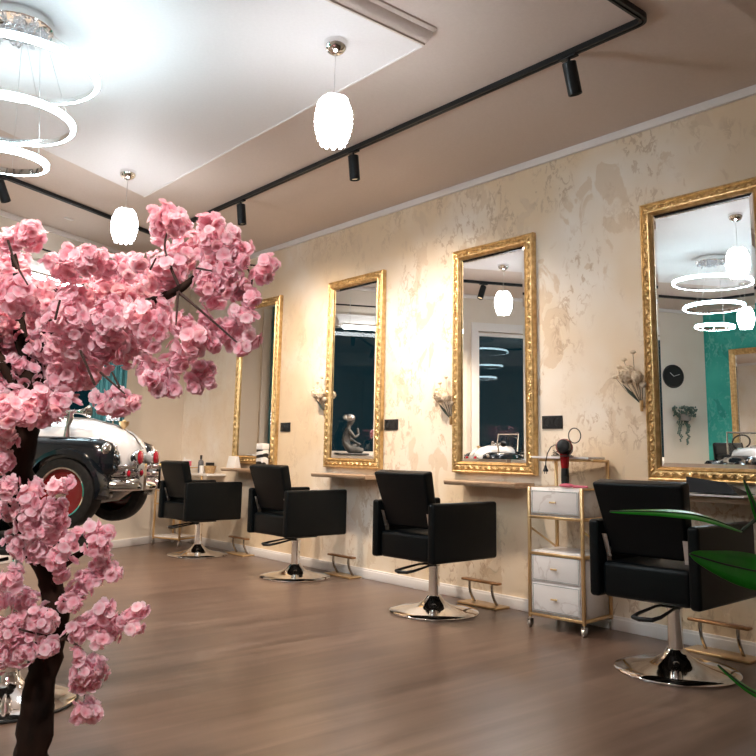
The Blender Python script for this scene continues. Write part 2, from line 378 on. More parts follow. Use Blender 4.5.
# ------------------------------------------------------------------ gilt mirrors
MW, MHT = .83, 1.79
def frame_mesh():
    us = [0, .0, .004, .010, .016, .020, .0235, .027, .0305, .034, .0375, .041, .0445, .048, .0515, .055, .058, .062, .066, .070, .075, .080, .086, .086]
    ws = [0, .036, .044, .048, .046, .040, .042, .045, .047, .049, .050, .050, .049, .048, .046, .043, .041, .041, .047, .051, .047, .038, .031, .0275, .020]
    mb = MB(); hw, hh = MW / 2, MHT / 2
    def orn(s, u):
        if .020 < u < .060:
            v = (u - .040) / .018; ph = 2 * PI * s / .062
            c = .60 * math.sin(ph)
            h = math.exp(-((v - c) / .20) ** 2) * .0085
            h += math.exp(-((v + .65 * math.sin(ph + 1.1)) / .20) ** 2) * .0075 * (.5 + .5 * math.cos(2 * ph + .7))
            h += math.exp(-((v - .8 * math.cos(ph * 3)) / .22) ** 2) * .005
            h += .0035 * noise.noise(Vector((s * 90, u * 110, 3)))
            return h * max(0, 1 - abs(v) ** 4) - .006 * max(0, 1 - v * v)
        if .062 < u < .072: return .0018 * math.sin(2 * PI * s / .013)
        if .006 < u < .018: return .0012 * math.sin(2 * PI * s / .02)
        return 0
    sides = [((-hw, -hh), (1, 0), (0, 1), MW), ((hw, -hh), (0, 1), (-1, 0), MHT), ((hw, hh), (-1, 0), (0, -1), MW), ((-hw, hh), (0, -1), (1, 0), MHT)]
    for (o, d, n, L) in sides:
        ns = int(L / .0045); vs = []; fs = []
        for i in range(ns + 1):
            for u, w in zip(us, ws):
                s0 = u + (L - 2 * u) * i / ns
                y = o[0] + d[0] * s0 + n[0] * u; z = o[1] + d[1] * s0 + n[1] * u
                cf = min(1, (min(s0, L - s0) - u) / .01) if 0 < i < ns else 0
                vs.append((-(w + orn(s0, u) * max(0, cf)), y, z))
        k = len(us)
        for i in range(ns):
            for j in range(k - 1): fs.append((i * k + j, i * k + j + 1, (i + 1) * k + j + 1, (i + 1) * k + j))
        mb.add(vs, fs, True)
    mb.box(-.012, 0, -hw + .004, hw - .004, -hh + .004, hh - .004)
    return mb
def make_mirror():
    t = thing('wall_mirror', '', 'mirror', group='gilt framed mirrors')
    frame_mesh().build('frame', GOLD, t)
    a, b = MW / 2 - .084, MHT / 2 - .084; c, d = a - .026, b - .026
    vs = [(-.0235, -a, -b), (-.0235, a, -b), (-.0235, a, b), (-.0235, -a, b), (-.026, -c, -d), (-.026, c, -d), (-.026, c, d), (-.026, -c, d),
          (-.015, -a, -b), (-.015, a, -b), (-.015, a, b), (-.015, -a, b)]
    g = MB().add(vs, [(4, 5, 6, 7), (0, 1, 5, 4), (1, 2, 6, 5), (2, 3, 7, 6), (3, 0, 4, 7), (8, 9, 1, 0), (9, 10, 2, 1), (10, 11, 3, 2), (11, 8, 0, 3), (11, 10, 9, 8)])
    o = g.build('mirror_glass', MIRROR, t)
    for p in o.data.polygons: p.use_smooth = False
    return t
mir = make_mirror()
MY = [2.375, 4.095, 5.805, 7.49]
ML = ['gilt framed mirror nearest the camera, reflecting the ring chandelier and a teal wall',
      'gilt framed mirror left of the drawer trolley, reflecting a pendant lamp and white window frame',
      'gilt framed mirror reflecting the grey seated sculpture and pink flowers',
      'farthest gilt framed mirror, partly behind the pink blossom, reflecting a teal curtain']
for i, (y, l) in enumerate(zip(MY, ML)):
    if i == 0: mir.location = (W, y, 1.843); mir['label'] = l
    else: dup(mir, (W - (.010 if i == 3 else 0), y, 1.843), math.radians(1.2) if i == 3 else 0, l)
mm = dup(mir, (LX, 5.16, 1.80), PI, 'gilt framed mirror hanging on the teal wall, seen only as a reflection')

# ------------------------------------------------------------------ live-edge shelves
def shelf(y0, y1, z, seed, label, depth=.225):
    rnd = random.Random(seed); n = 22; t = .034
    rings = []
    for i in range(n + 1):
        y = y0 + (y1 - y0) * i / n; w = .010 * math.sin(i * .55 + seed) + .007 * rnd.uniform(-1, 1) - .012 * (abs(i / n - .5) * 2) ** 6
        xf = W - depth - w
        rings.append([(W, y, z - t), (W, y, z), (xf + .010, y, z), (xf + .001, y, z - .004), (xf + .004 * rnd.random(), y, z - t * .6), (xf + .010, y, z - t)])
    o = MB().loft(rings, True, False).build('wall_shelf', WOOD)
    return tag(o, label, 'shelf', 'live edge wooden shelves')
shelf(1.98, 2.72, .878, 4, 'live edge wooden shelf holding the black folder, behind the nearest chair')
shelf(3.72, 4.42, .893, 1, 'live edge wooden shelf with nothing on it, left of the drawer trolley')
shelf(5.36, 6.15, .895, 2, 'live edge wooden shelf under the mirror that reflects the sculpture')
shelf(7.06, 7.86, .900, 3, 'live edge wooden shelf carrying a white card and a patterned canister')
sh = MB().box(W - .24, W, 8.12, 8.50, .80, .825).build('wall_shelf', FRAMEW, bevel=.004)
tag(sh, 'small white wall shelf in the back corner, crowded with bottles behind the farthest chair', 'shelf')

# ------------------------------------------------------------------ footrests
def make_footrest():
    t = thing('footrest', '', 'footrest', group='gold footrests below the shelves')
    MB().box(-.072, .085, -.19, .19, 0, .014).build('base_plate', GOLD2, t, .004)
    for s in (1, -1):
        pts = [(.035 - .02 * math.sin(PI * k / 8) - .055 * (k / 8), s * .11, .012 + .155 * k / 8) for k in range(9)]
        MB().tube(pts, .014, 10, sx=.7).build('post', SMOKE, t)
    MB().box(-.042, .012, -.18, .18, .164, .182)  .build('foot_bar', BRONZE, t, .008)
    return t
fr = make_footrest()
FRL = [((4.525, 2.33), 'gold footrest behind the chair nearest the camera'), ((4.525, 4.13), 'gold footrest on the floor just left of the drawer trolley'),
       ((4.537, 5.82), 'gold footrest on the floor between the two middle chairs'), ((4.537, 7.60), 'farthest gold footrest, right of the farthest chair')]
for i, (p, l) in enumerate(FRL):
    if i == 0: fr.location = (*p, 0); fr['label'] = l
    else: dup(fr, (*p, 0), 0, l)

# ------------------------------------------------------------------ sockets
def make_socket():
    t = thing('wall_socket', '', 'socket', group='black double wall sockets')
    MB().box(-.010, 0, -.088, .088, -.046, .046).build('cover_plate', DKPL, t, .003)
    for s in (1, -1):
        mb = MB(); mb.lathe([(.030, .0), (.030, .003), (.024, .003), (.021, -.004), (.0, -.004)], 24, False, (-.010, s * .041, 0), (-1, 0, 0))
        mb.box(-.0135, -.009, s * .041 - .034, s * .041 + .034, -.035, -.0335); mb.box(-.0135, -.009, s * .041 - .034, s * .041 + .034, .0335, .035)
        mb.build('outlet', BLACKP, t)
    return t
so = make_socket()
SL = [((W, 3.55, 1.325), 'black double wall socket above the drawer trolley'), ((W, 5.285, 1.335), 'black double wall socket to the right of the mirror reflecting the sculpture'),
      ((W, 6.94, 1.335), 'black double wall socket beside the farthest mirror')]
for i, (p, l) in enumerate(SL):
    if i == 0: so.location = p; so['label'] = l
    else: dup(so, p, 0, l)
SL2 = None

# ------------------------------------------------------------------ drawer trolleys
def make_trolley(full=True):
    t = thing('drawer_trolley' if full else 'trolley', '', 'trolley')
    a, b = .165, .195; r = .010
    mb = MB()
    for sx in (-a, a):
        for sy in (-b, b): mb.box(sx - r, sx + r, sy - r, sy + r, .065, .885 if sx < 0 or not full else 1.07)
    for z in (.085, .465, .695):
        for sx in (-a, a): mb.box(sx - r, sx + r, -b, b, z - .009, z + .009)
        for sy in (-b, b): mb.box(-a, a, sy - r, sy + r, z - .009, z + .009)
    if full:
        for sy in (-b, b): mb.box(-.03, a, sy - r, sy + r, 1.052, 1.07)
        mb.box(a - r, a + r, -b, b, 1.052, 1.07)
    mb.box(-a, a, -b - r, -b + r, .875, .888); mb.box(-a, a, b - r, b + r, .875, .888)
    mb.build('frame', GOLD2, t, .002, 1)
    for sy in (-b, b):
        MB().tube([(-a, sy, .63), (a, sy, .475)], .007, 6).build('brace', GOLD2, t)
    if not full:
        for z in (.09, .46, .885): MB().box(-a + .004, a - .004, -b + .008, b - .008, z + .001, z + .014).build('shelf', MARBLE, t, .003)
    if full: MB().box(-.055, a - .004, -b + .012, b + .055, 1.071, 1.086).build('top_shelf', MARBLE, t, .003)
    if full: MB().box(-a + .004, a - .004, -b + .008, b - .008, .702, .884).build('cabinet', MARBLE, t, .002, 1)
    if full: MB().box(-a + .004, a - .004, -b + .008, b - .008, .094, .482).build('cabinet', MARBLE, t, .002, 1)
    for z0, z1 in ((.718, .868), (.296, .462), (.108, .282)) if full else ():
        d = MB().box(-a - .007, -a + .003, -b + .022, b - .022, z0, z1).build('drawer', MARBLE, t, .002)
        mb = MB(); f = .006
        for q in ((-b + .028, b - .028, z0 + .006, z0 + .009), (-b + .028, b - .028, z1 - .009, z1 - .006), (-b + .028, -b + .031, z0 + .006, z1 - .006), (b - .031, b - .028, z0 + .006, z1 - .006)): mb.box(-a - .008, -a - .004, *q)
        mb.build('inset_line', INSET, d)
        zc = (z0 + z1) / 2
        mb = MB(); mb.tube([(-a - .028, -.022, zc), (-a - .028, .022, zc)], .006, 8); mb.tube([(-a - .006, 0, zc), (-a - .028, 0, zc)], .004, 8)
        mb.build('handle', GOLD2, d)
    for sx in (-a, a):
        for sy in (-b, b):
            c = MB(); c.lathe([(.006, .05), (.006, .075)], 10, True, (sx, sy, 0)); c.box(sx - .017, sx + .017, sy - .013, sy - .010, .02, .055); c.box(sx - .017, sx + .017, sy + .010, sy + .013, .02, .055); c.box(sx - .017, sx + .017, sy - .013, sy + .013, .05, .056)
            c.lathe([(.018, -.008), (.0235, -.006), (.0235, .006), (.018, .008)], 20, True, (sx, sy, .0235), (0, 1, 0))
            c.build('castor', NICKEL, t)
    return t
tr = make_trolley(); tr.location = (4.415, 3.27, 0); tr.rotation_euler = (0, 0, math.radians(5)); tr['label'] = 'white marble drawer trolley with gold frame holding the hair dryer'
t2 = make_trolley(False); t2.location = (4.375, 8.76, 0); t2.rotation_euler = (0, 0, math.radians(22)); t2['label'] = 'gold framed trolley with open white shelves standing behind the farthest chair in the back corner'

# hair dryer standing in the top shelf of the near trolley
TM = Matrix.Translation((4.415, 3.27, 0)) @ Matrix.Rotation(math.radians(5), 4, 'Z')
t = thing('hair_dryer', 'black and red hair dryer hung head up on the trolley, cable looped above', 'hair dryer', TM @ Vector((-.085, -.03, 1.086)), math.radians(5))
mb = MB(); ax = Vector((-.8, -.35, .15)).normalized()
mb.lathe([(.030, -.065), (.044, -.06), (.052, -.035), (.052, .01), (.045, .05), (.040, .07), (.036, .072)], 24, True, (0, 0, .058), ax)
for k in range(10):
    an = 2 * PI * k / 10; mb.box(-.003, .003, -.003, .003, 0, .001)
mb.build('barrel', BLACKP, t)
MB().lathe([(.035, 0), (.0525, .002), (.0535, .012), (.035, .016)], 24, False, Vector((0, 0, .058)) + ax * .012, ax).build('collar_ring', REDP, t)
MB().lathe([(.024, -.075), (.026, -.06), (.031, -.005), (.033, .015)], 20).build('handle', REDP, t)
mb = MB(); mb.lathe([(.019, -.195), (.024, -.19), (.027, -.13), (.024, -.074)], 20); mb.box(-.035, -.005, -.03, -.008, -.18, -.13); mb.build('grip', BLACKP, t)
mb = MB(); mb.box(-.045, -.01, -.075, .075, .0, .006); mb.build('hook', BLACKP, t, .002)
mb = MB(); pts = []
for k in range(25):
    an = -PI * .55 + 2 * PI * k / 24; pts.append((.0, -.075 + .045 * math.cos(an), .135 + .048 * math.sin(an)))
mb.tube(pts, .0035, 8)
mb.tube([(-.01, .035, .06), (-.02, .06, .075), (-.03, .085, .06), (-.04, .105, .02), (-.045, .115, -.03), (-.045, .118, -.07)], .0035, 8)
for q in range(3): mb.tube([(-.02, .03 + .012 * q, .03), (-.03, .07, .04 - .015 * q), (-.02, .03, .01)], .003, 6); mb.tube([(-.02, -.03, .03), (-.03, -.07, .045 - .02 * q), (-.02, -.03, .01)], .003, 6)
mb.build('cable', BLACKP, t)
mb = MB(); mb.lathe([(.017, -.10), (.017, -.09), (.010, -.075), (.006, -.06)], 16, True, (-.045, .118, 0)); mb.tube([(-.045, .110, -.10), (-.045, .110, -.115)], .0025, 6); mb.tube([(-.045, .126, -.10), (-.045, .126, -.115)], .0025, 6)
mb.build('plug', BLACKP, t)
# pink brush
p = TM @ Vector((-.150, -.13, .887)); t = thing('hair_brush', 'pink hair brush lying on the drawer trolley below the hair dryer', 'brush', p, math.radians(95))
MB().tube([(-.10, 0, .012), (-.04, 0, .012), (.0, 0, .012)], [.007, .008, .010], 10).build('handle', PINKP, t)
MB().ball((.05, 0, .016), .055, (1, .42, .24)).build('brush_head', PINKP, t)

# ------------------------------------------------------------------ dried flower bunches
def make_bunch():
    t = thing('dried_flower_bunch', '', 'dried flowers', group='dried flower bunches fixed beside the mirrors')
    rnd = random.Random(5)
    def pom(c, r, n):
        mb = MB(); c = Vector(c); mb.ball(c, r * .95, (1, 1, 1), 14, 10)
        for k in range(n):
            z = 1 - 2 * (k + .5) / n; a = k * 2.39996; q = math.sqrt(1 - z * z); d = Vector((q * math.cos(a), q * math.sin(a), z))
            p = c + d * r * .88; u = d.orthogonal().normalized(); w = d.cross(u)
            an = rnd.random() * 6; u, w = u * math.cos(an) + w * math.sin(an), w * math.cos(an) - u * math.sin(an)
            l = r * .22
            mb.add([p - u * l, p + u * l, p + u * l * .8 + d * l * .7, p - u * l * .8 + d * l * .7], [(0, 1, 2, 3)])
        return mb
    root = Vector((-.03, -.02, -.19))
    heads = [((-.080, .040, 0), .060, 110), ((-.095, -.035, -.018), .040, 70), ((-.065, -.055, -.065), .024, 36)]
    for c, r, n in heads: pom(c, r, n).build('blossom', POM, t)
    for c in [(-.045, .125, .06), (-.05, .085, .105), (-.045, .02, .15), (-.04, .16, -.005)]:
        MB().ball(c, .016, (1, 1.3, .8), 10, 6).build('bud', POM, t)
        MB().tube([root, (Vector(c) + root) / 2 + Vector((0, .015, 0)), c], .0018, 5).build('stem', DSTEM, t)
    for c, r, n in heads: MB().tube([root, (Vector(c) + root) / 2 + Vector((.01, .0, 0)), c], .0025, 5).build('stem', DSTEM, t)
    for q, (e, wd) in enumerate((((-.05, .105, -.05), .012), ((-.06, .06, -.09), .010))):
        a = root; e = Vector(e); d = e - a; s = d.cross(Vector((1, 0, 0))).normalized() * wd
        MB().add([a, a + d * .55 + s, e, a + d * .5 - s, a + d * .5 + Vector((-.008, 0, 0))], [(0, 1, 4), (1, 2, 4), (2, 3, 4), (3, 0, 4)], True).build('leaf', LEAFD, t)
    mb = MB(); mb.lathe([(.008, -.235), (.011, -.23), (.012, -.18), (.012, -.165)], 12, True, (-.028, -.02, 0)); mb.box(-.03, .0, -.024, -.016, -.21, -.20); mb.build('holder', GOLD2, t)
    return t
bn = make_bunch()
BL = [((W, 2.845, 1.615), 'dried pompom flower bunch on the left edge of the mirror nearest the camera'),
      ((W, 4.555, 1.555), 'dried pompom flower bunch on the left edge of the mirror left of the trolley'),
      ((W, 6.255, 1.655), 'dried pompom flower bunch on the left edge of the mirror that reflects the sculpture')]
for i, (p, l) in enumerate(BL):
    if i == 0: bn.location = p; bn['label'] = l
    else: dup(bn, p, 0, l)

# ------------------------------------------------------------------ things on the shelves
t = thing('portfolio', 'black folder lying open over white papers on the nearest shelf', 'folder', (4.48, 2.25, .880), math.radians(90))
MB().box(-.17, .19, -.13, .12, 0, .010).build('paper_stack', PAPER, t)
mb = MB(); mb.hexa([(-.13, -.115, .012), (.17, -.115, .012), (.17, .10, .016), (-.13, .10, .016)], [(-.10, -.10, .02), (.17, -.115, .020), (.17, .10, .105), (-.06, .10, .08)]); mb.build('cover', BLKPAPER, t)
mb = MB(); mb.box(-.02, .02, -.09, .09, 0, .004); o = mb.build('comb', BLACKP, None, .002); o.location = (4.47, 2.56, .879); o.rotation_euler = (0, 0, .3)
tag(o, 'small black comb lying left of the black folder on the nearest shelf', 'comb')
mb = MB(); mb.hexa([(-.04, -.08, 0), (.05, -.08, 0), (.05, .08, 0), (-.04, .08, 0)], [(-.012, -.08, .125), (.02, -.08, .125), (.02, .08, .125), (-.012, .08, .125)])
o = mb.build('card_holder', PAPER, None, .002); o.location = (4.48, 7.72, .901); tag(o, 'white folded card standing at the left end of a shelf under the farthest mirror', 'card')
# canister with black and white swirl
t = thing('canister', 'tall black and white patterned canister with white lid before the farthest mirror', 'canister', (4.47, 7.12, .901))
SW = mat('swirl_print', (.5, .5, .5), .3); tc = nd(SW, 'ShaderNodeTexCoord'); wv = nd(SW, 'ShaderNodeTexWave', wave_type='RINGS', rings_direction='SPHERICAL'); wv.inputs['Scale'].default_value = 4.5; wv.inputs['Distortion'].default_value = 6; wv.inputs['Detail Scale'].default_value = 1.2; wv.inputs['Detail'].default_value = 1
rr = ramp(SW, [(.48, (.01, .01, .012)), (.52, (.75, .74, .73))]); lk(SW, tc, 'Object', wv, 'Vector'); lk(SW, wv, 'Fac', rr, 'Fac'); lk(SW, rr, 'Color', bsdf(SW), 'Base Color')
MB().box(-.04, .04, -.058, .058, 0, .20).build('body', SW, t, .006)
MB().box(-.042, .042, -.060, .060, .20, .262).build('lid', PAPER, t, .006)

rb = random.Random(3)
def bottle(name, label, cat, loc, r, h, m, capm, kind='bottle', group=None):
    t = thing(name, label, cat, loc, 0, group)
    if kind == 'bottle':
        MB().lathe([(r * .9, 0), (r, .004), (r, h * .62), (r * .8, h * .70), (r * .35, h * .76), (r * .35, h * .80)], 20).build('body', m, t)
        MB().lathe([(r * .42, h * .80), (r * .42, h), (r * .3, h * 1.01)], 14).build('cap', capm, t)
    elif kind == 'jar':
        MB().lathe([(r * .95, 0), (r, .004), (r, h * .75)], 20).build('body', m, t)
        MB().lathe([(r * 1.04, h * .75), (r * 1.04, h * .98), (r * .98, h)], 20).build('lid', capm, t)
    return t
zs = .826
bottle('spray_bottle', 'tall grey bottle with rounded top on the small corner shelf', 'bottle', (4.47, 8.43, zs), .032, .20, mat('grey_can', (.12, .12, .13), .3), BLACKP)
bottle('cream_jar', 'white jar at the front of the small corner shelf', 'jar', (4.44, 8.34, zs), .03, .085, PAPER, PAPER, 'jar')
o = MB().box(-.035, .035, -.04, .04, 0, .12).build('product_box', BLACKP, None, .003); o.location = (4.55, 8.36, zs); tag(o, 'black box standing behind the white jar on the corner shelf', 'box')
t = thing('basket', 'small tan wicker basket at the right end of the corner shelf', 'basket', (4.47, 8.21, zs))
MB().lathe([(.045, 0), (.05, .005), (.068, .07), (.070, .085), (.062, .082), (.055, .03), (.045, .008)], 24).build('body', WICK, t)
zt = .900
T2 = Matrix.Translation((4.375, 8.76, 0)) @ Matrix.Rotation(math.radians(22), 4, 'Z')
# the trolley's top shelf carries these small things
for nm, lb, ct, xy, r, h, m, cm, kd in (
    ('pink_jar', 'pink jar with pale lid on the top of the corner trolley', 'jar', (.03, -.10), .036, .075, PINKP, PAPER, 'jar'),
    ('lotion_bottle', 'white bottle beside the pink jar on the corner trolley', 'bottle', (.05, -.02), .024, .095, PAPER, PAPER, 'bottle'),
    ('serum_bottle', 'small white bottle at the left of the corner trolley top', 'bottle', (.02, .09), .02, .06, PAPER, NICKEL, 'bottle')):
    q = T2 @ Vector((*xy, zt)); bottle(nm, lb, ct, q, r, h, m, cm, kd)

# ------------------------------------------------------------------ ceiling track and its spotlights
TX, TZ0, TZ1 = 3.45, H - .032, H
def trb(x): return 7.705 - .475 * (TX - x)
pts = []; LXT = -1.42
corners = [Vector((TX, 2.02)), Vector((TX, trb(TX))), Vector((LXT, trb(LXT))), Vector((LXT, 2.02))]
path = []
for i in range(4):
    p = corners[i]; a = (corners[i - 1] - p).normalized(); b = (corners[(i + 1) % 4] - p).normalized(); r = .055
    for k in range(7):
        u = k / 6; path.append((p + a * r) * (1 - u) ** 2 + 2 * u * (1 - u) * p + (p + b * r) * u * u)
mb = MB(); hw = .019; n = len(path); vs = []; fs = []
for i, p in enumerate(path):
    tdir = (path[(i + 1) % n] - path[i - 1]).normalized(); nn = Vector((-tdir.y, tdir.x))
    for (o, z) in ((-hw, TZ1), (-hw, TZ0), (-.006, TZ0), (-.006, TZ0 + .008), (.006, TZ0 + .008), (.006, TZ0), (hw, TZ0), (hw, TZ1)): vs.append((p.x + nn.x * o, p.y + nn.y * o, z))
for i in range(n):
    j = (i + 1) % n
    for k in range(8): fs.append((i * 8 + k, i * 8 + (k + 1) % 8, j * 8 + (k + 1) % 8, j * 8 + k))
mb.add(vs, fs); o = mb.build('ceiling_track', BLACKM); tag(o, 'black lighting track running in a loop around the ceiling', 'track')
def make_spot():
    t = thing('track_spotlight', '', 'spotlight', group='black track spotlights')
    MB().box(-.017, .017, -.055, .055, -.014, .0).build('adapter', BLACKM, t, .003)
    MB().tube([(0, 0, -.012), (0, 0, -.05)], .008, 10).build('stem', BLACKM, t)
    h = MB().lathe([(.036, 0), (.039, -.003), (.039, -.180), (.035, -.183), (.032, -.175)], 32, False).build('housing', BLACKM, t)
    h.location = (0, 0, -.035)
    l = MB().lathe([(.0, -.170), (.032, -.170)], 24, False).build('lens', WARM, h)
    return t
sp = make_spot()
SP = [((TX, 2.50), .0, -.30, 'black spotlight on the ceiling track, nearest the camera at upper right'),
      ((TX, 4.42), .0, -.12, 'black spotlight on the ceiling track, right of the hanging crystal lamp'),
      ((TX, 6.02), .0, -.12, 'black spotlight on the ceiling track just above the blossom tip'),
      ((1.66, trb(1.66)), .35, -.2, 'black spotlight on the rear stretch of the ceiling track at the left frame edge')]
for i, (p, rx, ry, l) in enumerate(SP):
    loc = (p[0], p[1], TZ0)
    s = sp if i == 0 else dup(sp, loc, 0, l)
    s.location = loc; s['label'] = l
    if i == 3: s.rotation_euler = (0, 0, math.atan(.475) - PI / 2)
    h = [c for c in s.children if c.name.startswith('housing')][0]
    h.rotation_euler = (rx, ry, 0)
plate = MB().box(-.05, .05, -.02, .02, -.012, 0).build('ceiling_sensor', TRIM, None, .004); plate.location = (2.55, 7.78, H); plate.rotation_euler = (0, 0, .45)
tag(plate, 'small cream sensor plate on the ceiling near the back wall', 'sensor')

# ------------------------------------------------------------------ crystal pendants
def make_pendant():
    t = thing('pendant_lamp', '', 'lamp', group='crystal pendant lamps')
    MB().lathe([(.062, 0), (.062, -.022), (.056, -.042), (.040, -.060), (.018, -.070), (.006, -.072)], 40).build('canopy', CHROME, t)
    MB().tube([(0, 0, -.07), (0, 0, -.31)], .0022, 6).build('cord', NICKEL, t)
    MB().lathe([(.005, -.30), (.010, -.305), (.035, -.312), (.050, -.322), (.050, -.328), (.0, -.328)], 24).build('cap', CHROME, t)
    rnd = random.Random(1); mb = MB()
    def R(z): u = (z) / .27; return .088 * math.sin(PI * min(1, max(0, (.10 + .86 * u)))) ** .55
    rows = 12
    for i in range(rows):
        z = -.328 - i * .0205; u = (i + .3) / rows; r = .090 * (math.sin(PI * (.24 + .64 * u))) ** .62; n = max(5, int(2 * PI * r / .030))
        for k in range(n):
            a = 2 * PI * (k + .5 * (i % 2)) / n + rnd.uniform(-.04, .04); d = Vector((math.cos(a), math.sin(a), 0)); w = Vector((-math.sin(a), math.cos(a), 0)); hwd = .0165
            top = d * (r - .010) + Vector((0, 0, z + .010)); bot = d * (r + .011) + Vector((0, 0, z - .026)); mid = d * (r + .006) + Vector((0, 0, z - .010)); th = d * -.003
            vs = [top - w * hwd * .7, top + w * hwd * .7, mid + w * hwd, bot + w * hwd * .35, bot - w * hwd * .35, mid - w * hwd]
            vs += [v + th for v in vs]
            mb.cur = 1 if i < 2 and k % 3 else 0
            mb.add(vs, [(0, 1, 2, 5), (5, 2, 3, 4), (7, 6, 11, 8), (8, 11, 10, 9), (0, 5, 11, 6), (5, 4, 10, 11), (4, 3, 9, 10), (3, 2, 8, 9), (2, 1, 7, 8), (1, 0, 6, 7)])
    mb.build('shade', [LAMPW, LAMPC], t)
    return t
pe = make_pendant()
PE = [((2.365, 3.205, PZ), 'glowing crystal pendant lamp nearer the camera, right of the ring chandelier'),
      ((2.365, 5.91, PZ), 'glowing crystal pendant lamp farther back, just above the pink blossom'),
      ((-.42, 4.45, PZ), 'crystal pendant lamp left of the chandelier, seen only in the nearest mirror')]
for i, (p, l) in enumerate(PE):
    if i == 0: pe.location = p; pe['label'] = l
    else: dup(pe, p, 0, l)

# ------------------------------------------------------------------ ring chandelier
CC = Vector((1.02, 4.12, PZ)); t = thing('ring_chandelier', 'chandelier of three glowing rings hung by wires from a round crystal canopy', 'chandelier', CC)
mb = MB(); mb.lathe([(.0, -.002), (.165, -.002), (.168, -.008), (.168, -.050), (.160, -.052)], 64, False); mb.build('canopy', CHROME, t)
mb = MB(); rnd = random.Random(8)
for k in range(70):
    a = rnd.random() * 2 * PI; r = .15 * math.sqrt(rnd.random()); c = Vector((r * math.cos(a), r * math.sin(a), -.055 - .02 * rnd.random())); q = .016 + .012 * rnd.random()
    e = [Vector((rnd.uniform(-1, 1), rnd.uniform(-1, 1), rnd.uniform(-1, 1))).normalized() * q for _ in range(3)]
    mb.add([c + e[0], c - e[0], c + e[1], c - e[1], c + e[2], c - e[2]], [(0, 2, 4), (2, 1, 4), (1, 3, 4), (3, 0, 4), (2, 0, 5), (1, 2, 5), (3, 1, 5), (0, 3, 5)])
mb.build('crystals', CRYST, t)
for (R_, z, off, tilt) in ((.40, -.275, (0, 0), .03), (.30, -.545, (0, 0), -.02), (.19, -.76, (0, 0), .03)):
    mb = MB(); h = .030; n = 96
    prof = [(R_ - .010, -h / 2), (R_ + .006, -h / 2), (R_ + .012, -h / 2 + .006), (R_ + .012, h / 2 - .006), (R_ + .006, h / 2), (R_ - .010, h / 2), (R_ - .010, -h / 2)]
    mb.M = Matrix.Translation((off[0], off[1], z)) @ Matrix.Rotation(tilt, 4, 'X')
    mb.lathe(prof[:-1] , n, False); rg = mb.build('light_ring', LEDW, t)
    mb = MB(); mb.M = Matrix.Translation((off[0], off[1], z)) @ Matrix.Rotation(tilt, 4, 'X')
    mb.lathe([(R_ - .011, -h / 2), (R_ - .011, h / 2 + .001), (R_ - .006, h / 2 + .002), (R_ + .002, h / 2 + .002)], n, False); mb.build('ring_channel', CHROME, rg)
    for k in range(3):
        a = 2 * PI * k / 3 + z * 4; r0 = .13
        MB().tube([(r0 * math.cos(a), r0 * math.sin(a), -.05), (off[0] + R_ * math.cos(a), off[1] + R_ * math.sin(a), z + h / 2)], .0013, 5).build('wire', NICKEL, t)

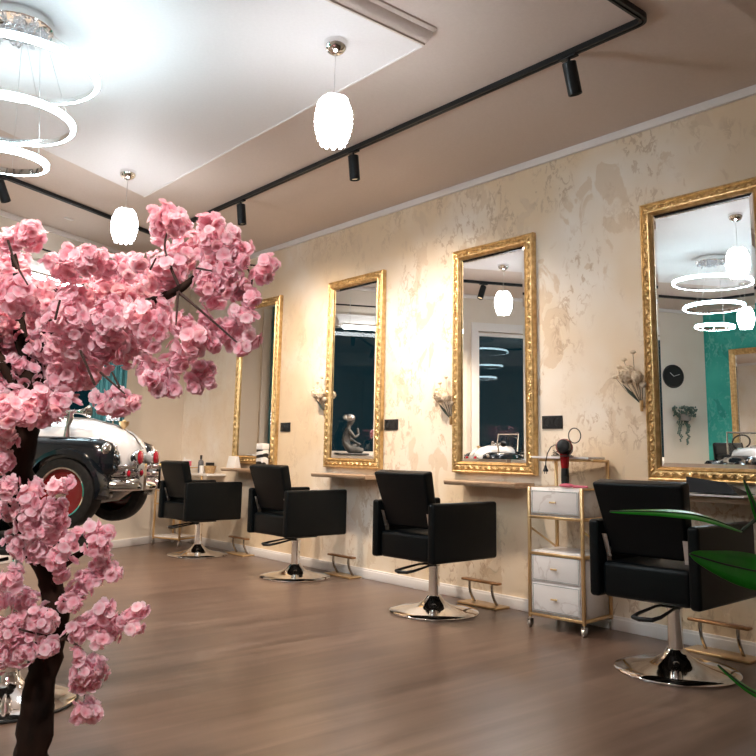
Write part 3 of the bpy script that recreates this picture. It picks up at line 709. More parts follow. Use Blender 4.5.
# ------------------------------------------------------------------ child's car chair
def make_car():
    t = thing('car_chair', '', 'car chair', group="children's salon chairs shaped as vintage cars")
    MB().lathe([(.272, 0), (.282, .004), (.284, .012), (.276, .018), (.22, .030), (.13, .050), (.08, .075), (.055, .10), (.046, .13)], 64).build('base', CHROME, t)
    MB().lathe([(.285, 0), (.292, .004), (.292, .009), (.286, .012)], 64, False).build('base_rim', BLACKP, t)
    MB().lathe([(.036, .10), (.036, .45), (.028, .452), (.028, .66)], 28).build('column', CHROME, t)
    mb = MB(); mb.box(-.30, .28, -.13, .13, .655, .70); mb.box(-.12, .12, -.16, .16, .63, .66); mb.build('chassis', BLACKM, t, .01)
    mb = MB(); mb.tube([(-.03, -.03, .60), (-.10, -.16, .58), (-.13, -.22, .575)], .008); mb.build('pump_lever', BLACKM, t)
    def ring(x, hw, z0, z1, n=20, e=2.6):
        out = []
        for k in range(n):
            a = 2 * PI * k / n; c, s = math.cos(a), math.sin(a)
            y = hw * abs(c) ** (2 / e) * (1 if c > 0 else -1); z = (z0 + z1) / 2 + (z1 - z0) / 2 * abs(s) ** (2 / e) * (1 if s > 0 else -1)
            out.append((x, y, z))
        return out
    # lower tub (black)
    rs = [ring(x, hw, z0, z1) for x, hw, z0, z1 in ((-.58, .10, .80, 1.02), (-.56, .17, .74, 1.08), (-.48, .205, .70, 1.13), (-.25, .22, .69, 1.15), (-.03, .215, .72, 1.15), (.08, .15, .80, 1.12), (.35, .14, .84, 1.08), (.46, .13, .86, 1.05), (.50, .10, .90, 1.0))]
    MB().loft(rs).build('body', CARB, t)
    # seat
    mb = MB(); mb.box(-.42, -.12, -.15, .15, 1.08, 1.14); mb.hexa([(-.46, -.16, 1.08), (-.40, -.16, 1.08), (-.40, .16, 1.08), (-.46, .16, 1.08)], [(-.51, -.15, 1.26), (-.46, -.15, 1.27), (-.46, .15, 1.27), (-.51, .15, 1.26)]); mb.build('seat', LEATHER, t, .02)
    # white bonnet
    rs = [ring(x, hw, z0, z1, 24, 2.8) for x, hw, z0, z1 in ((-.02, .165, .98, 1.205), (.0, .175, .96, 1.215), (.15, .168, .95, 1.215), (.30, .155, .95, 1.205), (.40, .145, .95, 1.185), (.47, .13, .95, 1.16), (.515, .11, .96, 1.125), (.54, .075, .98, 1.08))]
    MB().loft(rs).build('bonnet', CARW, t)
    mb = MB(); mb.tube([(.05, 0, 1.216), (.30, 0, 1.207), (.42, 0, 1.18), (.50, 0, 1.14), (.55, 0, 1.08)], .006, 8); mb.build('bonnet_strip', CHROME, t)
    MB().ball((.475, -.118, 1.08), .022, (.9, .25, 1.1), 16, 8).build('badge', CHROME, t)
    # black shoulders and wheel arches
    for s in (1, -1):
        rs = []
        for x, y0, y1, z0, z1 in ((-.10, .12, .20, 1.0, 1.11), (-.06, .11, .235, .98, 1.125), (.15, .11, .245, .99, 1.13), (.33, .11, .245, .96, 1.13), (.44, .11, .24, .95, 1.125), (.495, .12, .225, .96, 1.105), (.52, .14, .20, .99, 1.07)):
            r0 = ring(x, (y1 - y0) / 2, z0, z1, 16, 2.8); rs.append([(p[0], p[1] + s * (y0 + y1) / 2, p[2]) for p in r0])
        MB().loft(rs).build('shoulder', CARB, t)
        MB().ball((.487, s * .20, 1.075), .030, (.7, 1, 1), 16, 10).build('side_lamp', CHROME, t)
        for xc in (.33, -.36):
            mb = MB(); rings = []
            for k in range(15):
                a = math.radians(-8 + 196 * k / 14); R0 = .158; R1 = .180
                if k in (0, 14): R1 = .168
                rings.append([(xc + R0 * math.cos(a), s * .145, .90 + R0 * math.sin(a)), (xc + R1 * math.cos(a), s * .145, .90 + R1 * math.sin(a)), (xc + (R1 + .006) * math.cos(a), s * .21, .90 + (R1 + .006) * math.sin(a)), (xc + (R1 - .004) * math.cos(a), s * .262, .90 + (R1 - .004) * math.sin(a)), (xc + R0 * math.cos(a), s * .268, .90 + R0 * math.sin(a))])
            mb.loft(rings); mb.build('fender', CARB, t)
            tz = Vector((xc, s * .21, .90))
            prof = [(.100, -.042), (.125, -.046), (.140, -.040), (.146, -.025), (.147, 0), (.146, .025), (.140, .040), (.125, .046), (.100, .042)]
            tr_ = MB().lathe(prof + [prof[0]], 40, False, tz, (0, s, 0)).build('wheel', RUBBER, t)
            MB().lathe([(.0, .030), (.03, .036), (.06, .030), (.090, .034), (.100, .040)], 40, False, tz, (0, s, 0)).build('hub_disc', CARR, tr_)
            MB().lathe([(.094, .036), (.096, .044), (.102, .046), (.105, .040)], 40, False, tz, (0, s, 0)).build('trim_ring', CHROME, tr_)
            mb = MB(); mb.lathe([(.030, .034), (.028, .044), (.014, .052), (.0, .053)], 20, False, tz, (0, s, 0)); mb.build('hub_cap', CHROME, tr_)
    MB().tube([(.33, -.17, .90), (.33, .17, .90)], .015).build('axle', BLACKM, t); MB().tube([(-.36, -.17, .90), (-.36, .17, .90)], .015).build('axle', BLACKM, t)
    # bumpers, bars and lamps
    def arc(x, hw, z, bend): return [(x - bend * (abs(k) / 6) ** 3, hw * k / 6, z) for k in range(-6, 7)]
    MB().tube(arc(.575, .20, .935, .11), .034, 12, sx=.6).build('bumper', CHROME, t)
    MB().tube(arc(.565, .19, 1.005, .11), .011, 10).build('bumper_bar', CHROME, t)
    MB().tube(arc(.565, .19, .975, .11), .011, 10).build('bumper_bar', CHROME, t)
    mb = MB()
    for y in (-.07, .07): mb.tube([(.46, y, .97), (.565, y, .97)], .012); mb.box(.555, .603, y - .012, y + .012, .91, 1.02)
    mb.build('bumper_bracket', CHROME, t)
    for y in (-.075, .075):
        l = MB().lathe([(.0, -.052), (.018, -.045), (.030, -.025), (.034, -.005), (.034, .004), (.030, .006)], 24, False, (.575, y, 1.045), (1, 0, .05)).build('headlamp', CHROME, t)
        MB().lathe([(.030, .004), (.022, .010), (.0, .013)], 24, False, (.575, y, 1.045), (1, 0, .05)).build('lens', REDL, l)
        MB().tube([(.565, y, .99), (.57, y, 1.02)], .007).build('lamp_stem', CHROME, t)
    for y in (-.14, .14):
        l = MB().lathe([(.0, -.022), (.012, -.018), (.019, -.004), (.017, .003)], 16, False, (.56, y, .98), (1, 0, 0)).build('indicator_lamp', CHROME, t)
        MB().ball((.564, y, .98), .013, (.5, 1, 1), 12, 8).build('lens', REDL, l)
    # bulb horn on the near shoulder
    h = MB().lathe([(.008, -.06), (.008, .03), (.012, .055), (.022, .075), (.028, .082), (.024, .080), (.006, .05)], 20, False, (.31, -.19, 1.232), (1, .0, .0)).build('horn', CHROME, t)
    MB().ball((.215, -.19, 1.232), .038, (1.15, 1, 1), 16, 12).build('horn_bulb', BLACKP, h)
    MB().tube([(.30, -.19, 1.125), (.30, -.19, 1.17), (.31, -.19, 1.20), (.31, -.19, 1.232)], [.016, .010, .013, .010], 10).build('horn_bracket', CHROME, h)
    # windscreen
    mb = MB(); mb.tube([(-.03, -.19, 1.14), (-.06, -.18, 1.36), (-.06, .18, 1.36), (-.03, .19, 1.14)], .010, 8); mb.build('windscreen_frame', CHROME, t)
    mb = MB(); mb.hexa([(-.033, -.18, 1.15), (-.029, -.18, 1.15), (-.029, .18, 1.15), (-.033, .18, 1.15)], [(-.06, -.175, 1.35), (-.056, -.175, 1.35), (-.056, .175, 1.35), (-.06, .175, 1.35)]); mb.build('windscreen', GLASS, t)
    mb = MB(); mb.tube([(-.08, 0, 1.13), (-.14, 0, 1.26)], .008); pts = [(-.145 + .03 * math.sin(a), .09 * math.cos(a), 1.27 + .07 * math.sin(a)) for a in [2 * PI * k / 24 for k in range(24)]]; mb.tube(pts, .008, 8, True); mb.build('steering_wheel', BLACKP, t)
    mb = MB(); mb.lathe([(.004, 0), (.008, .006), (.020, .02), (.024, .035), (.018, .03), (.006, .02), (.004, .03), (.009, .038), (.0, .046)], 10, False, (.455, 0, 1.165)); mb.build('ornament', GOLD2, t)
    return t
car = make_car(); car.location = (1.14, 3.775, 0); car.rotation_euler = (0, 0, math.radians(-50)); car['label'] = "child's vintage car chair in black and white with red wheels behind the blossom tree"
dup(car, (1.32, 6.80, 0), math.radians(5), "child's vintage car chair by the rear windows, seen only reflected in mirrors")

# ------------------------------------------------------------------ rear window dressing
A = bp(2.05, .20, 2.72); B = bp(2.80, .20, 2.72)
t = thing('tube_lamp', 'long white tube lamp across the top of the rear window, glimpsed through blossom', 'lamp', (A + B) / 2)
d = (B - A) / 2; MB().tube([-d, d], .028, 12).build('tube', TUBE, t)
mb = MB(); mb.tube([-d + Vector((0, 0, .030)), d + Vector((0, 0, .030))], .018, 8)
for s in (-.8, .8): mb.tube([d * s + Vector((0, 0, .03)), d * s + Vector((0, 0, .40)) - BN * 0], .004, 6); mb.tube([d * s + Vector((0, 0, .20)), d * s + Vector((0, 0, .20)) - BN * .19], .004, 6)
mb.build('housing', NICKEL, t)
# curtain at the right of the window
mb = MB(); n = 90; a, b = 3.08, 3.56; vs = []; fs = []
for i in range(n + 1):
    x = a + (b - a) * i / n; o = .11 + .022 * math.sin(i * .9) + .008 * math.sin(i * .37)
    for z, k in ((1.07, 1.15), (1.7, 1.0), (2.4, .9), (2.98, .6)):
        p = bp(x, .11 + (o - .11) * k, z); vs.append(p)
for i in range(n):
    for k in range(3): fs.append((i * 4 + k, i * 4 + k + 1, (i + 1) * 4 + k + 1, (i + 1) * 4 + k))
mb.add(vs, fs, True); cu = mb.build('curtain', CURT); so_ = cu.modifiers.new('s', 'SOLIDIFY'); so_.thickness = .003
tag(cu, 'teal curtain hanging at the right side of the rear window', 'curtain')
mb = MB(); mb.tube([bp(1.95, .11, 3.03), bp(3.64, .11, 3.03)], .010, 8); mb.tube([bp(2.0, 0, 3.03), bp(2.0, .11, 3.03)], .007, 6); mb.tube([bp(3.60, 0, 3.03), bp(3.60, .11, 3.03)], .007, 6)
tag(mb.build('curtain_rail', BLACKM), 'thin dark curtain rail above the rear window', 'rail')
# crystal lamp on the sill
cl = bp(3.30, .215, WZ[0]); t = thing('crystal_lamp', 'bright crystal beaded table lamp on the window sill behind the toy car', 'lamp', cl)
MB().lathe([(.045, 0), (.047, .01), (.02, .02), (.010, .05), (.010, .34)], 24).build('stand', CHROME, t)
mb = MB(); 
for i in range(11):
    for k in range(18):
        a = 2 * PI * (k + .5 * (i % 2)) / 18; mb.ball((.062 * math.cos(a), .062 * math.sin(a), .33 + i * .022), .0105, (1, 1, 1.1), 6, 4)
mb.build('bead_shade', CRYST, t)
MB().lathe([(.01, .34), (.03, .36), (.035, .42), (.03, .53), (.01, .55)], 20).build('bulb', TUBE, t)
# spotlight-like chrome fitting near the curtain top
fp = bp(2.92, .0, 2.93); t = thing('wall_lamp', 'small chrome wall lamp beside the rear window top, half hidden by blossom', 'lamp', fp, math.atan2(BN.y, BN.x))
MB().lathe([(.05, 0), (.05, .012), (.02, .02)], 20, True, (0, 0, 0), (1, 0, 0)).build('wall_plate', CHROME, t)
MB().tube([(.015, 0, 0), (.08, 0, .03), (.14, 0, .02), (.17, 0, -.03)], .009, 8).build('arm', CHROME, t)
MB().lathe([(.016, 0), (.03, -.03), (.075, -.10), (.085, -.18), (.080, -.18), (.07, -.10), (.02, -.03)], 24, False, (.17, 0, -.03)).build('lamp_shade', NICKEL, t)
# seated sculpture and flower goblet on the sill
sp_ = bp(2.74, .16, WZ[0]); t = thing('sculpture', 'grey sculpture of a person sitting with head resting, reflected in a mirror', 'sculpture', sp_, math.atan2(-BD.y, -BD.x)); t.scale = (1.3,) * 3
def skin(name, chain, edges, m, parent):
    me = bpy.data.meshes.new(name); me.from_pydata([c[0] for c in chain], edges, []); o = bpy.data.objects.new(name, me); C.objects.link(o); o.parent = parent
    me.materials.append(m); o.modifiers.new('k', 'SKIN'); 
    for i, c in enumerate(chain):
        sv = me.skin_vertices[0].data[i]; sv.radius = c[1] if isinstance(c[1], tuple) else (c[1], c[1]); sv.use_root = (i == 0)
    s = o.modifiers.new('s', 'SUBSURF'); s.levels = s.render_levels = 2
    return o
ch = [((0, 0, .055), (.060, .052)), ((.00, 0, .13), (.048, .040)), ((.015, 0, .20), (.058, .042)), ((.03, 0, .26), (.03, .025)), ((.04, 0, .29), .020), ((.055, 0, .335), .042), ((.075, 0, .37), .036),
      ((.03, .055, .24), .022), ((.08, .075, .17), .017), ((.13, .03, .20), .013), ((.12, .01, .27), .014),
      ((.03, -.055, .24), .022), ((.07, -.085, .16), .017), ((.13, -.05, .12), .013), ((.17, -.03, .10), .013),
      ((.05, .05, .05), .038), ((.17, .085, .05), .030), ((.09, .03, .025), .020), ((.05, -.05, .05), .038), ((.15, -.07, .11), .030), ((.14, -.06, .02), .020), ((.20, -.06, .012), .014)]
ed = [(0, 1), (1, 2), (2, 3), (3, 4), (4, 5), (5, 6), (2, 7), (7, 8), (8, 9), (9, 10), (2, 11), (11, 12), (12, 13), (13, 14), (0, 15), (15, 16), (16, 17), (0, 18), (18, 19), (19, 20), (20, 21)]
skin('body', ch, ed, STATUE, t)
mb = MB(); mb.ball((.045, 0, .365), .048, (1.15, 1, .85)); mb.ball((.0, 0, .37), .028, (1, 1, 1)); mb.build('headwrap', NICKEL, t)
mb = MB(); mb.box(-.09, .22, -.12, .12, 0, .02); mb.build('plinth', STATUE, t, .006)

# ---- blossoms: flower sprays shared between copies
def petal(mb, tints, c, d, u, l, w, cup, t0):
    s = d.cross(u).normalized(); vs = []
    for i, (a, b) in enumerate(((0, .18), (.45, .8), (.8, 1.0), (1.0, .55))):
        up = d * cup * l * (a ** 1.3)
        p = c + u * l * a + up
        for k in (-1, 0, 1): vs.append(p + s * w * b * k * .5 + d * (.10 * l * (1 - abs(k)) * -1) + (d * .06 * l if (i == 3 and k == 0) else Vector()))
    fs = [(i * 3 + k, i * 3 + k + 1, (i + 1) * 3 + k + 1, (i + 1) * 3 + k) for i in range(3) for k in range(2)]
    mb.add(vs, fs, True)
    for i, tt in enumerate((-.45, -.05, .12, .25)):
        for k in range(3): tints.append(min(1, max(0, t0 + tt)))
def flower(mb, tints, c, d, r, rnd):
    d = d.normalized(); u0 = d.orthogonal().normalized(); t0 = rnd.uniform(.35, .75)
    for layer, (n, cup, sc) in enumerate(((5, .10, 1.0), (4, .40, .80))):
        ph = rnd.random() * 6
        for k in range(n):
            a = ph + 2 * PI * k / n + rnd.uniform(-.25, .25); u = (Matrix.Rotation(a, 3, d) @ u0)
            petal(mb, tints, c, d, u, r * sc * rnd.uniform(.8, 1.15), r * sc * rnd.uniform(.95, 1.3), cup * rnd.uniform(.3, 1.6) + rnd.uniform(-.1, .15), t0 - .12 * layer)
def cluster_mesh(seed, R, n, fr, sq=(1, 1, 1)):
    rnd = random.Random(seed); mb = MB(); tints = []
    for k in range(n):
        z = 1 - 2 * (k + .5) / n; a = k * 2.39996 + rnd.uniform(-.3, .3); q = math.sqrt(1 - z * z)
        d = Vector((q * math.cos(a), q * math.sin(a), z)); rr = R * rnd.uniform(.35, 1.25)
        c = Vector((d.x * rr * sq[0], d.y * rr * sq[1], d.z * rr * sq[2]))
        dd = (d + Vector((rnd.uniform(-.5, .5), rnd.uniform(-.5, .5), rnd.uniform(-.3, .6)))).normalized()
        flower(mb, tints, c, dd, fr * rnd.uniform(.85, 1.15), rnd)
    mb.tint = tints
    o = mb.build('blossom_cluster', PETAL); me = o.data; bpy.data.objects.remove(o); return me
CM = [cluster_mesh(s, .062, 64, .0195) for s in range(6)]
CT = [cluster_mesh(40 + s, .018, 8, .0180) for s in range(3)]
CS = [cluster_mesh(20 + s, .034, 22, .0185) for s in range(3)]

TD = 2.2
base = at(22, 842, TD); base.z = 0
tree = thing('blossom_tree', 'artificial cherry blossom tree with pink flowers and a twisting dark trunk at left', 'tree', base)
def loc(p): return p - base
def limb(pts, name='branch', m=BARK, seg=14, rough=.12):
    P = [loc(at(x, y, D)) if not isinstance(x, Vector) else x for (x, y, D, r) in pts]; R_ = [p[3] for p in pts]
    # smooth the path
    out = []; ro = []
    n = len(P)
    for i in range(n - 1):
        p0, p1, p2, p3 = P[max(0, i - 1)], P[i], P[i + 1], P[min(n - 1, i + 2)]
        for k in range(6):
            u = k / 6
            out.append(.5 * ((2 * p1) + (p2 - p0) * u + (2 * p0 - 5 * p1 + 4 * p2 - p3) * u * u + (3 * p1 - p0 - 3 * p2 + p3) * u ** 3)); ro.append(R_[i] * (1 - u) + R_[i + 1] * u)
    out.append(P[-1]); ro.append(R_[-1])
    mb = MB(); mb.tube(out, ro, seg)
    if rough:
        for i, v in enumerate(mb.v):
            nn = noise.noise(v * 22); c = out[min(len(out) - 1, i // seg)]
            mb.v[i] = c + (v - c) * (1 + rough * nn * 1.6 + .05 * math.sin(i * 1.7))
    return mb.build(name, m, tree)
trunk = [(22, 838, 2.2, .060), (27, 790, 2.2, .050), (33, 740, 2.2, .045), (40, 690, 2.2, .041), (50, 640, 2.2, .036), (56, 608, 2.2, .032), (50, 575, 2.2, .030), (34, 545, 2.2, .034), (20, 510, 2.2, .038), (20, 470, 2.2, .036), (24, 430, 2.2, .036), (28, 400, 2.2, .032), (32, 370, 2.2, .028)]
limb(trunk, 'trunk', BARK, 20, .25)
limb([(30, 385, 2.2, .028), (42, 350, 2.28, .024), (70, 328, 2.30, .020), (110, 316, 2.24, .016), (140, 306, 2.10, .013), (160, 298, 2.16, .012), (180, 289, 2.05, .011), (200, 272, 2.12, .006)])
limb([(32, 372, 2.2, .022), (20, 330, 2.25, .018), (18, 280, 2.3, .012), (10, 240, 2.3, .006)])
limb([(42, 350, 2.2, .018), (60, 310, 2.3, .012), (95, 290, 2.35, .007)])
limb([(26, 400, 2.2, .022), (0, 360, 2.2, .016), (-40, 320, 2.2, .010)])
limb([(50, 575, 2.2, .020), (70, 560, 2.15, .010), (95, 545, 2.15, .005)])
for q in ([(178, 292, 2.04, .005), (200, 310, 2.03, .0035), (240, 345, 2.02, .0022)], [(205, 272, 2.1, .004), (235, 265, 2.1, .003), (262, 266, 2.1, .0015)],
          [(245, 265, 2.1, .003), (252, 280, 2.1, .0025), (248, 310, 2.1, .0015)], [(178, 292, 2.03, .004), (176, 325, 2.0, .002)], [(180, 289, 2.05, .005), (165, 250, 2.06, .003), (170, 225, 2.06, .002)],
          [(62, 640, 2.15, .004), (92, 620, 2.13, .003), (131, 614, 2.12, .002)], [(64, 638, 2.15, .004), (82, 650, 2.12, .003), (86, 672, 2.12, .002), (84, 702, 2.12, .0015)],
          [(8, 240, 2.0, .003), (15, 262, 2.0, .003), (28, 285, 2.0, .002)], [(80, 350, 1.95, .003), (95, 385, 1.95, .003)], [(120, 388, 1.95, .003), (112, 372, 1.95, .002)], [(60, 300, 2.0, .003), (55, 320, 2.0, .003)],
          [(196, 268, 1.97, .003), (212, 271, 1.97, .002)], [(150, 270, 1.97, .003), (156, 258, 1.97, .002)], [(62, 640, 2.14, .004), (30, 632, 2.1, .003), (5, 625, 2.1, .003)], [(100, 372, 1.97, .003), (125, 394, 1.97, .0018)]):
    limb(q, 'twig', TWIG, 6, 0)
rnd = random.Random(12)
def inpoly(x, y, P):
    c = False; n = len(P)
    for i in range(n):
        x1, y1 = P[i]; x2, y2 = P[(i + 1) % n]
        if (y1 > y) != (y2 > y) and x < (x2 - x1) * (y - y1) / (y2 - y1) + x1: c = not c
    return c
CAN = [(-45, 262), (12, 258), (38, 280), (60, 290), (95, 285), (135, 285), (150, 262), (165, 245), (188, 246), (200, 258), (192, 275), (168, 300), (160, 330), (140, 345), (105, 368), (70, 380), (40, 390), (0, 400), (-45, 400)]
count = 0
def put(px, py, D, sc, me):
    global count
    o = bpy.data.objects.new('blossom_cluster', me); C.objects.link(o); o.parent = tree
    o.location = loc(at(px, py, D)); o.rotation_euler = (rnd.uniform(-.5, .5), rnd.uniform(-.5, .5), rnd.uniform(0, 6.28)); o.scale = (sc,) * 3; count += 1
step = 28; row = 0; y = 225
while y < 410:
    x = -50 + (step / 2 if row % 2 else 0)
    while x < 260:
        if inpoly(x, y, CAN): put(x + rnd.uniform(-7, 7), y + rnd.uniform(-7, 7), 2.2 + rnd.uniform(-.14, .22), rnd.uniform(.82, 1.02), CM[rnd.randrange(6)])
        x += step
    y += step * .86; row += 1
small = [(8, 412), (26, 416), (44, 412), (60, 402), (2, 426), (38, 398), (20, 400), (16, 238), (30, 236), (4, 242), (66, 268), (88, 262), (110, 268), (130, 268), (162, 228), (176, 224), (208, 240), (214, 256), (226, 252), (212, 272), (228, 274),
         (222, 286), (238, 290), (205, 284), (220, 330), (238, 328), (182, 325), (196, 338), (200, 372), (165, 376), (180, 362), (150, 368), (118, 400)]
tiny = [(30, 228), (92, 253), (98, 256), (160, 216), (168, 212), (178, 214), (182, 222), (216, 223), (206, 222), (230, 236), (244, 248), (241, 262), (266, 268), (270, 262), (262, 276), (246, 288), (251, 300), (240, 310), (247, 318), (250, 340), (244, 348), (230, 344), (214, 345), (205, 318),
        (208, 380), (196, 386), (190, 350), (156, 386), (150, 380), (172, 388), (135, 403), (108, 406), (100, 398), (66, 258), (52, 262), (140, 262), (228, 330), (212, 300)]
for q in tiny: put(q[0] + rnd.uniform(-2, 2), q[1] + rnd.uniform(-2, 2), 2.05 + rnd.uniform(-.05, .05), rnd.uniform(.85, 1.1), CT[rnd.randrange(3)])
for s in small: put(s[0] + rnd.uniform(-2, 2), s[1] + rnd.uniform(-2, 2), 2.08 + rnd.uniform(-.06, .06), rnd.uniform(.8, 1.0), CS[rnd.randrange(3)])
low_big = [(12, 510), (32, 520), (40, 552), (20, 545), (24, 602), (40, 622), (12, 630), (24, 650), (0, 655)]
low_mid = [(52, 512), (50, 530), (8, 488), (30, 498), (58, 560), (98, 545), (102, 562), (78, 590), (88, 580), (112, 630), (78, 630), (90, 625), (82, 672), (96, 670), (4, 440), (2, 462), (12, 580), (-6, 600)]
low_tiny = [(56, 486), (66, 484), (36, 484), (58, 505), (58, 522), (68, 545), (74, 535), (92, 528), (108, 532), (114, 572), (98, 578), (66, 602), (74, 604), (60, 575), (104, 608), (108, 616), (130, 615), (140, 610), (134, 628), (122, 622), (78, 655), (92, 684), (80, 684), (88, 704), (78, 714), (93, 712), (84, 712), (50, 645), (46, 650), (100, 640)]
for q in low_big: put(q[0], q[1], 2.12 + rnd.uniform(-.05, .05), rnd.uniform(.55, .72), CM[rnd.randrange(6)])
for q in low_mid: put(q[0], q[1], 2.10 + rnd.uniform(-.04, .04), rnd.uniform(.75, .95), CS[rnd.randrange(3)])
for q in low_tiny: put(q[0], q[1], 2.08 + rnd.uniform(-.04, .04), rnd.uniform(.75, 1.0), CT[rnd.randrange(3)])
print('blossom clusters', count)
MB().lathe([(.14, 0), (.15, .01), (.16, .10), (.165, .11), (.15, .11), (.14, .09), (.0, .09)], 32, False).build('pot', CERAM, tree)
MB().lathe([(.0, .095), (.142, .092)], 32, False).build('soil', SOIL, tree)

# goblet of pink flowers on the sill
gp = bp(2.36, .15, WZ[0]); t = thing('flower_goblet', 'silver goblet of pink flowers beside the sculpture, reflected in a mirror', 'vase', gp)
MB().lathe([(.05, 0), (.05, .006), (.012, .02), (.010, .08), (.03, .10), (.048, .14), (.05, .20), (.046, .20), (.044, .14), (.0, .11)], 28, False).build('goblet', CHROME, t)
o = bpy.data.objects.new('flowers', CM[1]); C.objects.link(o); o.parent = t; o.location = (0, 0, .27); o.scale = (1.35, 1.35, 1.05)

# ------------------------------------------------------------------ clock and hanging plant on the rear wall
kp = bp(-1.77, 0, 2.30); rzb = math.atan2(BN.y, BN.x)
t = thing('wall_clock', 'round black wall clock with pale hands, seen reflected in the nearest mirror', 'clock', kp, rzb)
MB().lathe([(.0, .02), (.155, .02), (.160, .03), (.170, .03), (.175, .02), (.175, 0)], 40, False, (0, 0, 0), (1, 0, 0)).build('case', CLOCKB, t)
mb = MB(); mb.tube([(.026, 0, 0), (.026, .06, .05)], .004, 6); mb.tube([(.026, 0, 0), (.026, -.10, .03)], .003, 6); mb.build('hands', PAPER, t)
hp = bp(-1.86, .0, 1.74); t = thing('trailing_plant', 'trailing grey green plant in a wall pot, seen reflected in the nearest mirror', 'plant', hp, rzb)
MB().lathe([(.05, -.10), (.08, -.09), (.10, .0), (.095, .0), (.07, -.08), (.0, -.08)], 24, False, (.11, 0, 0)).build('wall_pot', CERAM, t)
mb = MB(); r2 = random.Random(4)
for k in range(150):
    a = r2.random() * 2 * PI; r = .19 * math.sqrt(r2.random()); c = Vector((.11 + r * .6 * math.cos(a), r * math.sin(a), r2.uniform(-.03, .11)))
    c.x = max(.02, c.x); mb.ball(c, .020, (1, .5, .8), 6, 4)
for k in range(9):
    y0 = r2.uniform(-.16, .16); L = r2.uniform(.15, .46)
    for q in range(int(L / .022)): mb.ball((.11 + .02 * math.sin(q), y0 + .01 * math.sin(q * 1.7), -.02 - q * .022), .012, (1, 1, 1), 6, 4)
mb.build('foliage', NOODLE, t)

# ------------------------------------------------------------------ potted plant with long leaves at the right edge
rootp = at(850, 700, 1.36); rootp.z = 0
plant = thing('rubber_plant', 'potted plant whose long glossy green leaves reach in at the right edge', 'plant', rootp)
MB().lathe([(.10, 0), (.11, .01), (.14, .22), (.145, .24), (.130, .24), (.12, .20), (.0, .20)], 32, False).build('pot', CERAM, plant)
MB().lathe([(.0, .206), (.122, .202)], 32, False).build('soil', SOIL, plant)
def lp(px, py, D): return at(px, py, D) - rootp
stem = [Vector((0, 0, .20)), Vector((.01, -.01, .5)), Vector((0, .01, .8)), Vector((-.01, 0, 1.05)), Vector((-.02, .01, 1.2))]
MB().tube(stem, [.012, .011, .009, .007, .004], 10).build('stem', LEAFD, plant)
def leaf(pts, w, side, fold=.25):
    """pts: midrib points from petiole to tip; side: direction of the blade's width"""
    P = [Vector(p) for p in pts]; n = 18; mid = []
    m = len(P)
    for i in range(n + 1):
        f = i / n * (m - 1); k = min(m - 2, int(f)); u = f - k
        p0, p1, p2, p3 = P[max(0, k - 1)], P[k], P[k + 1], P[min(m - 1, k + 2)]
        mid.append(.5 * ((2 * p1) + (p2 - p0) * u + (2 * p0 - 5 * p1 + 4 * p2 - p3) * u * u + (3 * p1 - p0 - 3 * p2 + p3) * u ** 3))
    vs = []; fs = []; side = Vector(side)
    for i, p in enumerate(mid):
        u = i / n; t = (mid[min(n, i + 1)] - mid[max(0, i - 1)]).normalized(); s = (side - side.dot(t) * t).normalized(); nn = t.cross(s)
        ww = w * (math.sin(PI * u ** .85)) ** .8 * (1 - .12 * u) + .0012
        for k in (-1, -.5, 0, .5, 1): vs.append(p + s * ww * k + nn * abs(k) * ww * fold)
    for i in range(n):
        for k in range(4): fs.append((i * 5 + k, i * 5 + k + 1, (i + 1) * 5 + k + 1, (i + 1) * 5 + k))
    o = MB().add(vs, fs, True).build('leaf', LEAF, plant); q = o.modifiers.new('s', 'SOLIDIFY'); q.thickness = .0012
    MB().tube([v + Vector((0, 0, 0)) for v in mid], [.0016] * len(mid), 5).build('midrib', LEAFD, o)
    return o
def pet(a, b): MB().tube([a, (a + b) / 2 + Vector((0, 0, .02)), b], .003, 6).build('petiole', LEAFD, plant)
l1 = [lp(742, 531, 1.30), lp(716, 521, 1.27), lp(690, 514.5, 1.24), lp(655, 512, 1.21), lp(610, 511.5, 1.19)]
leaf(l1, .019, CAMF * 1 + CAMU * .10, .05); pet(stem[3], l1[0])
l2 = [lp(830, 588, 1.36), lp(790, 578, 1.33), lp(750, 570, 1.30), lp(720, 563, 1.27), lp(690, 554, 1.25)]
leaf(l2, .030, CAMU * .9 + CAMF * .4, .2); pet(stem[2] + Vector((0, 0, .1)), l2[0])
l3 = [lp(800, 712, 1.34), lp(770, 700, 1.32), lp(745, 687, 1.30), lp(718, 665, 1.30)]
leaf(l3, .006, CAMU * .7 + CAMF * .7, .2); pet(stem[1] + Vector((0, 0, .1)), l3[0])
l4 = [lp(775, 560, 1.34), lp(766, 540, 1.32), lp(757, 515, 1.31), lp(752, 500, 1.30), lp(744, 480, 1.30)]
leaf(l4, .0045, CAMX, .2); pet(stem[3], l4[0])
for k in range(5):
    a = -1.3 + k * .45; z = .45 + .13 * k; s0 = Vector((0, 0, z)); e = Vector((math.cos(a) * .28, math.sin(a) * .28 - .02, z + .10))
    leaf([s0, s0 * .5 + e * .5 + Vector((0, 0, .05)), e, e + Vector((math.cos(a) * .1, math.sin(a) * .1, -.06))], .035, (-math.sin(a), math.cos(a), 0))

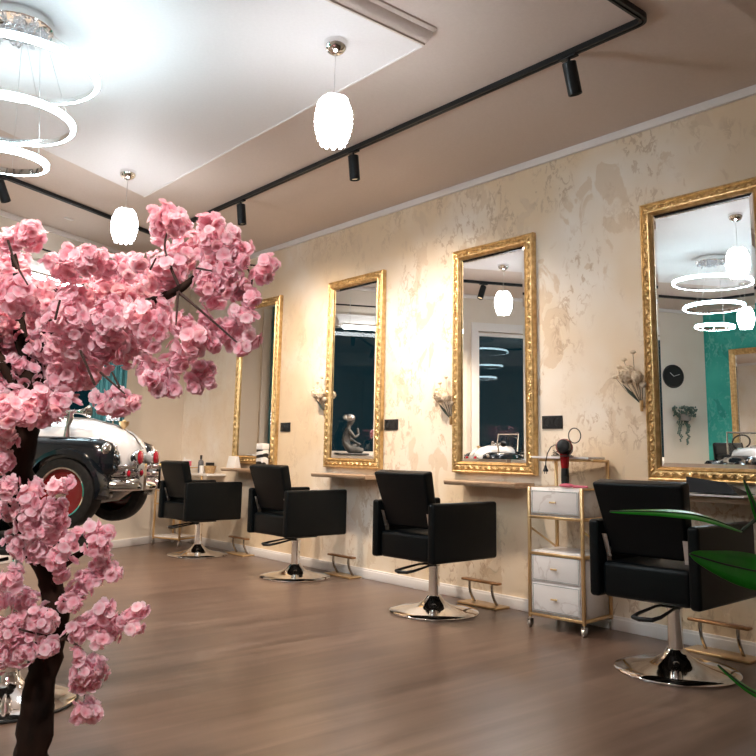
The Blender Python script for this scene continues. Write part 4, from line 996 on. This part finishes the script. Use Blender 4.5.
# ------------------------------------------------------------------ lights
def spot(locn, target, power, size, col, blend=.8, rad=.04):
    l = bpy.data.lights.new('spot', 'SPOT'); l.energy = power; l.spot_size = size; l.spot_blend = blend; l.color = col; l.shadow_soft_size = rad
    o = bpy.data.objects.new('spot', l); C.objects.link(o); o.location = locn
    o.rotation_euler = (Vector(target) - Vector(locn)).to_track_quat('-Z', 'Y').to_euler(); return o
def point(locn, power, col, rad=.05):
    l = bpy.data.lights.new('bulb', 'POINT'); l.energy = power; l.color = col; l.shadow_soft_size = rad
    o = bpy.data.objects.new('bulb', l); C.objects.link(o); o.location = locn; return o
warm = (1, .80, .62)
for (p, k) in (((TX, 2.50), .12), ((TX, 4.42), 1), ((TX, 6.02), 1)):
    spot((p[0] + .03, p[1] - .02, 3.04), (4.4, p[1] + .6, .1), 155 * k, math.radians(140), warm, 1, .08)
for (x, y, e) in ((2.365, 3.205, 45), (2.365, 5.91, 90), (-.42, 4.45, 90)):     # open bottom of each pendant
    spot((x, y, 2.60), (x, y, 0), e, math.radians(95), (1, .95, .9), 1, .07)
spot((1.66, 6.80, 3.04), (2.4, 8.0, .6), 190, math.radians(105), warm, 1)
# unseen extra spotlights, added to the track to brighten tree and room
def added_spot(x, y, tgt, e, lbl, sz=110, col=warm):
    dup(sp, (x, y, TZ0), 0, lbl); spot((x, y, 3.02), tgt, e, math.radians(sz), col, 1)
added_spot(.2, 2.02, (.0, 2.6, 1.0), 160, 'added black track spotlight above the blossom tree, out of the picture to the left')
added_spot(1.7, 2.02, (1.6, 3.4, 0), 60, 'added black track spotlight on the near stretch of track, out of the picture at the top')
added_spot(LXT, 4.4, (-1.0, 4.6, 0), 200, 'added black track spotlight by the teal wall, out of the picture')
added_spot(0, trb(0), (.6, 7.2, .6), 170, 'added black track spotlight on the rear stretch, out of the picture to the left')
t = thing('added_fill_lamp', 'added round fill lamp under the near beam, out of the picture behind the camera', 'lamp', (-.55, .5, 3.01))  # unseen lamp, added so the blossom tree gets light from the front
MB().lathe([(.0, -.05), (.22, -.05), (.24, -.04), (.24, -.012)], 40, False).build('diffuser', TUBE, t); MB().lathe([(.245, -.02), (.255, -.02), (.255, 0), (.245, 0)], 40, False).build('rim', CHROME, t)
spot((-.55, .5, 2.94), (.72, 2.15, 1.15), 300, math.radians(75), (1, .93, .88), 1, .2)
wld = bpy.data.worlds.new('night'); S.world = wld; wld.use_nodes = True
wld.node_tree.nodes['Background'].inputs[0].default_value = (.03, .16, .22, 1); wld.node_tree.nodes['Background'].inputs[1].default_value = .07

S.view_settings.view_transform = 'Standard'; S.view_settings.look = 'None'; S.view_settings.gamma = 1; S.view_settings.use_curve_mapping = False
S.view_settings.exposure = 0.70
S.cycles.max_bounces = 10; S.cycles.diffuse_bounces = 5; S.cycles.glossy_bounces = 6; S.cycles.transmission_bounces = 6; S.cycles.transparent_max_bounces = 8
S.cycles.caustics_reflective = False; S.cycles.caustics_refractive = False; S.cycles.sample_clamp_indirect = 6
S.cycles.use_denoising = True
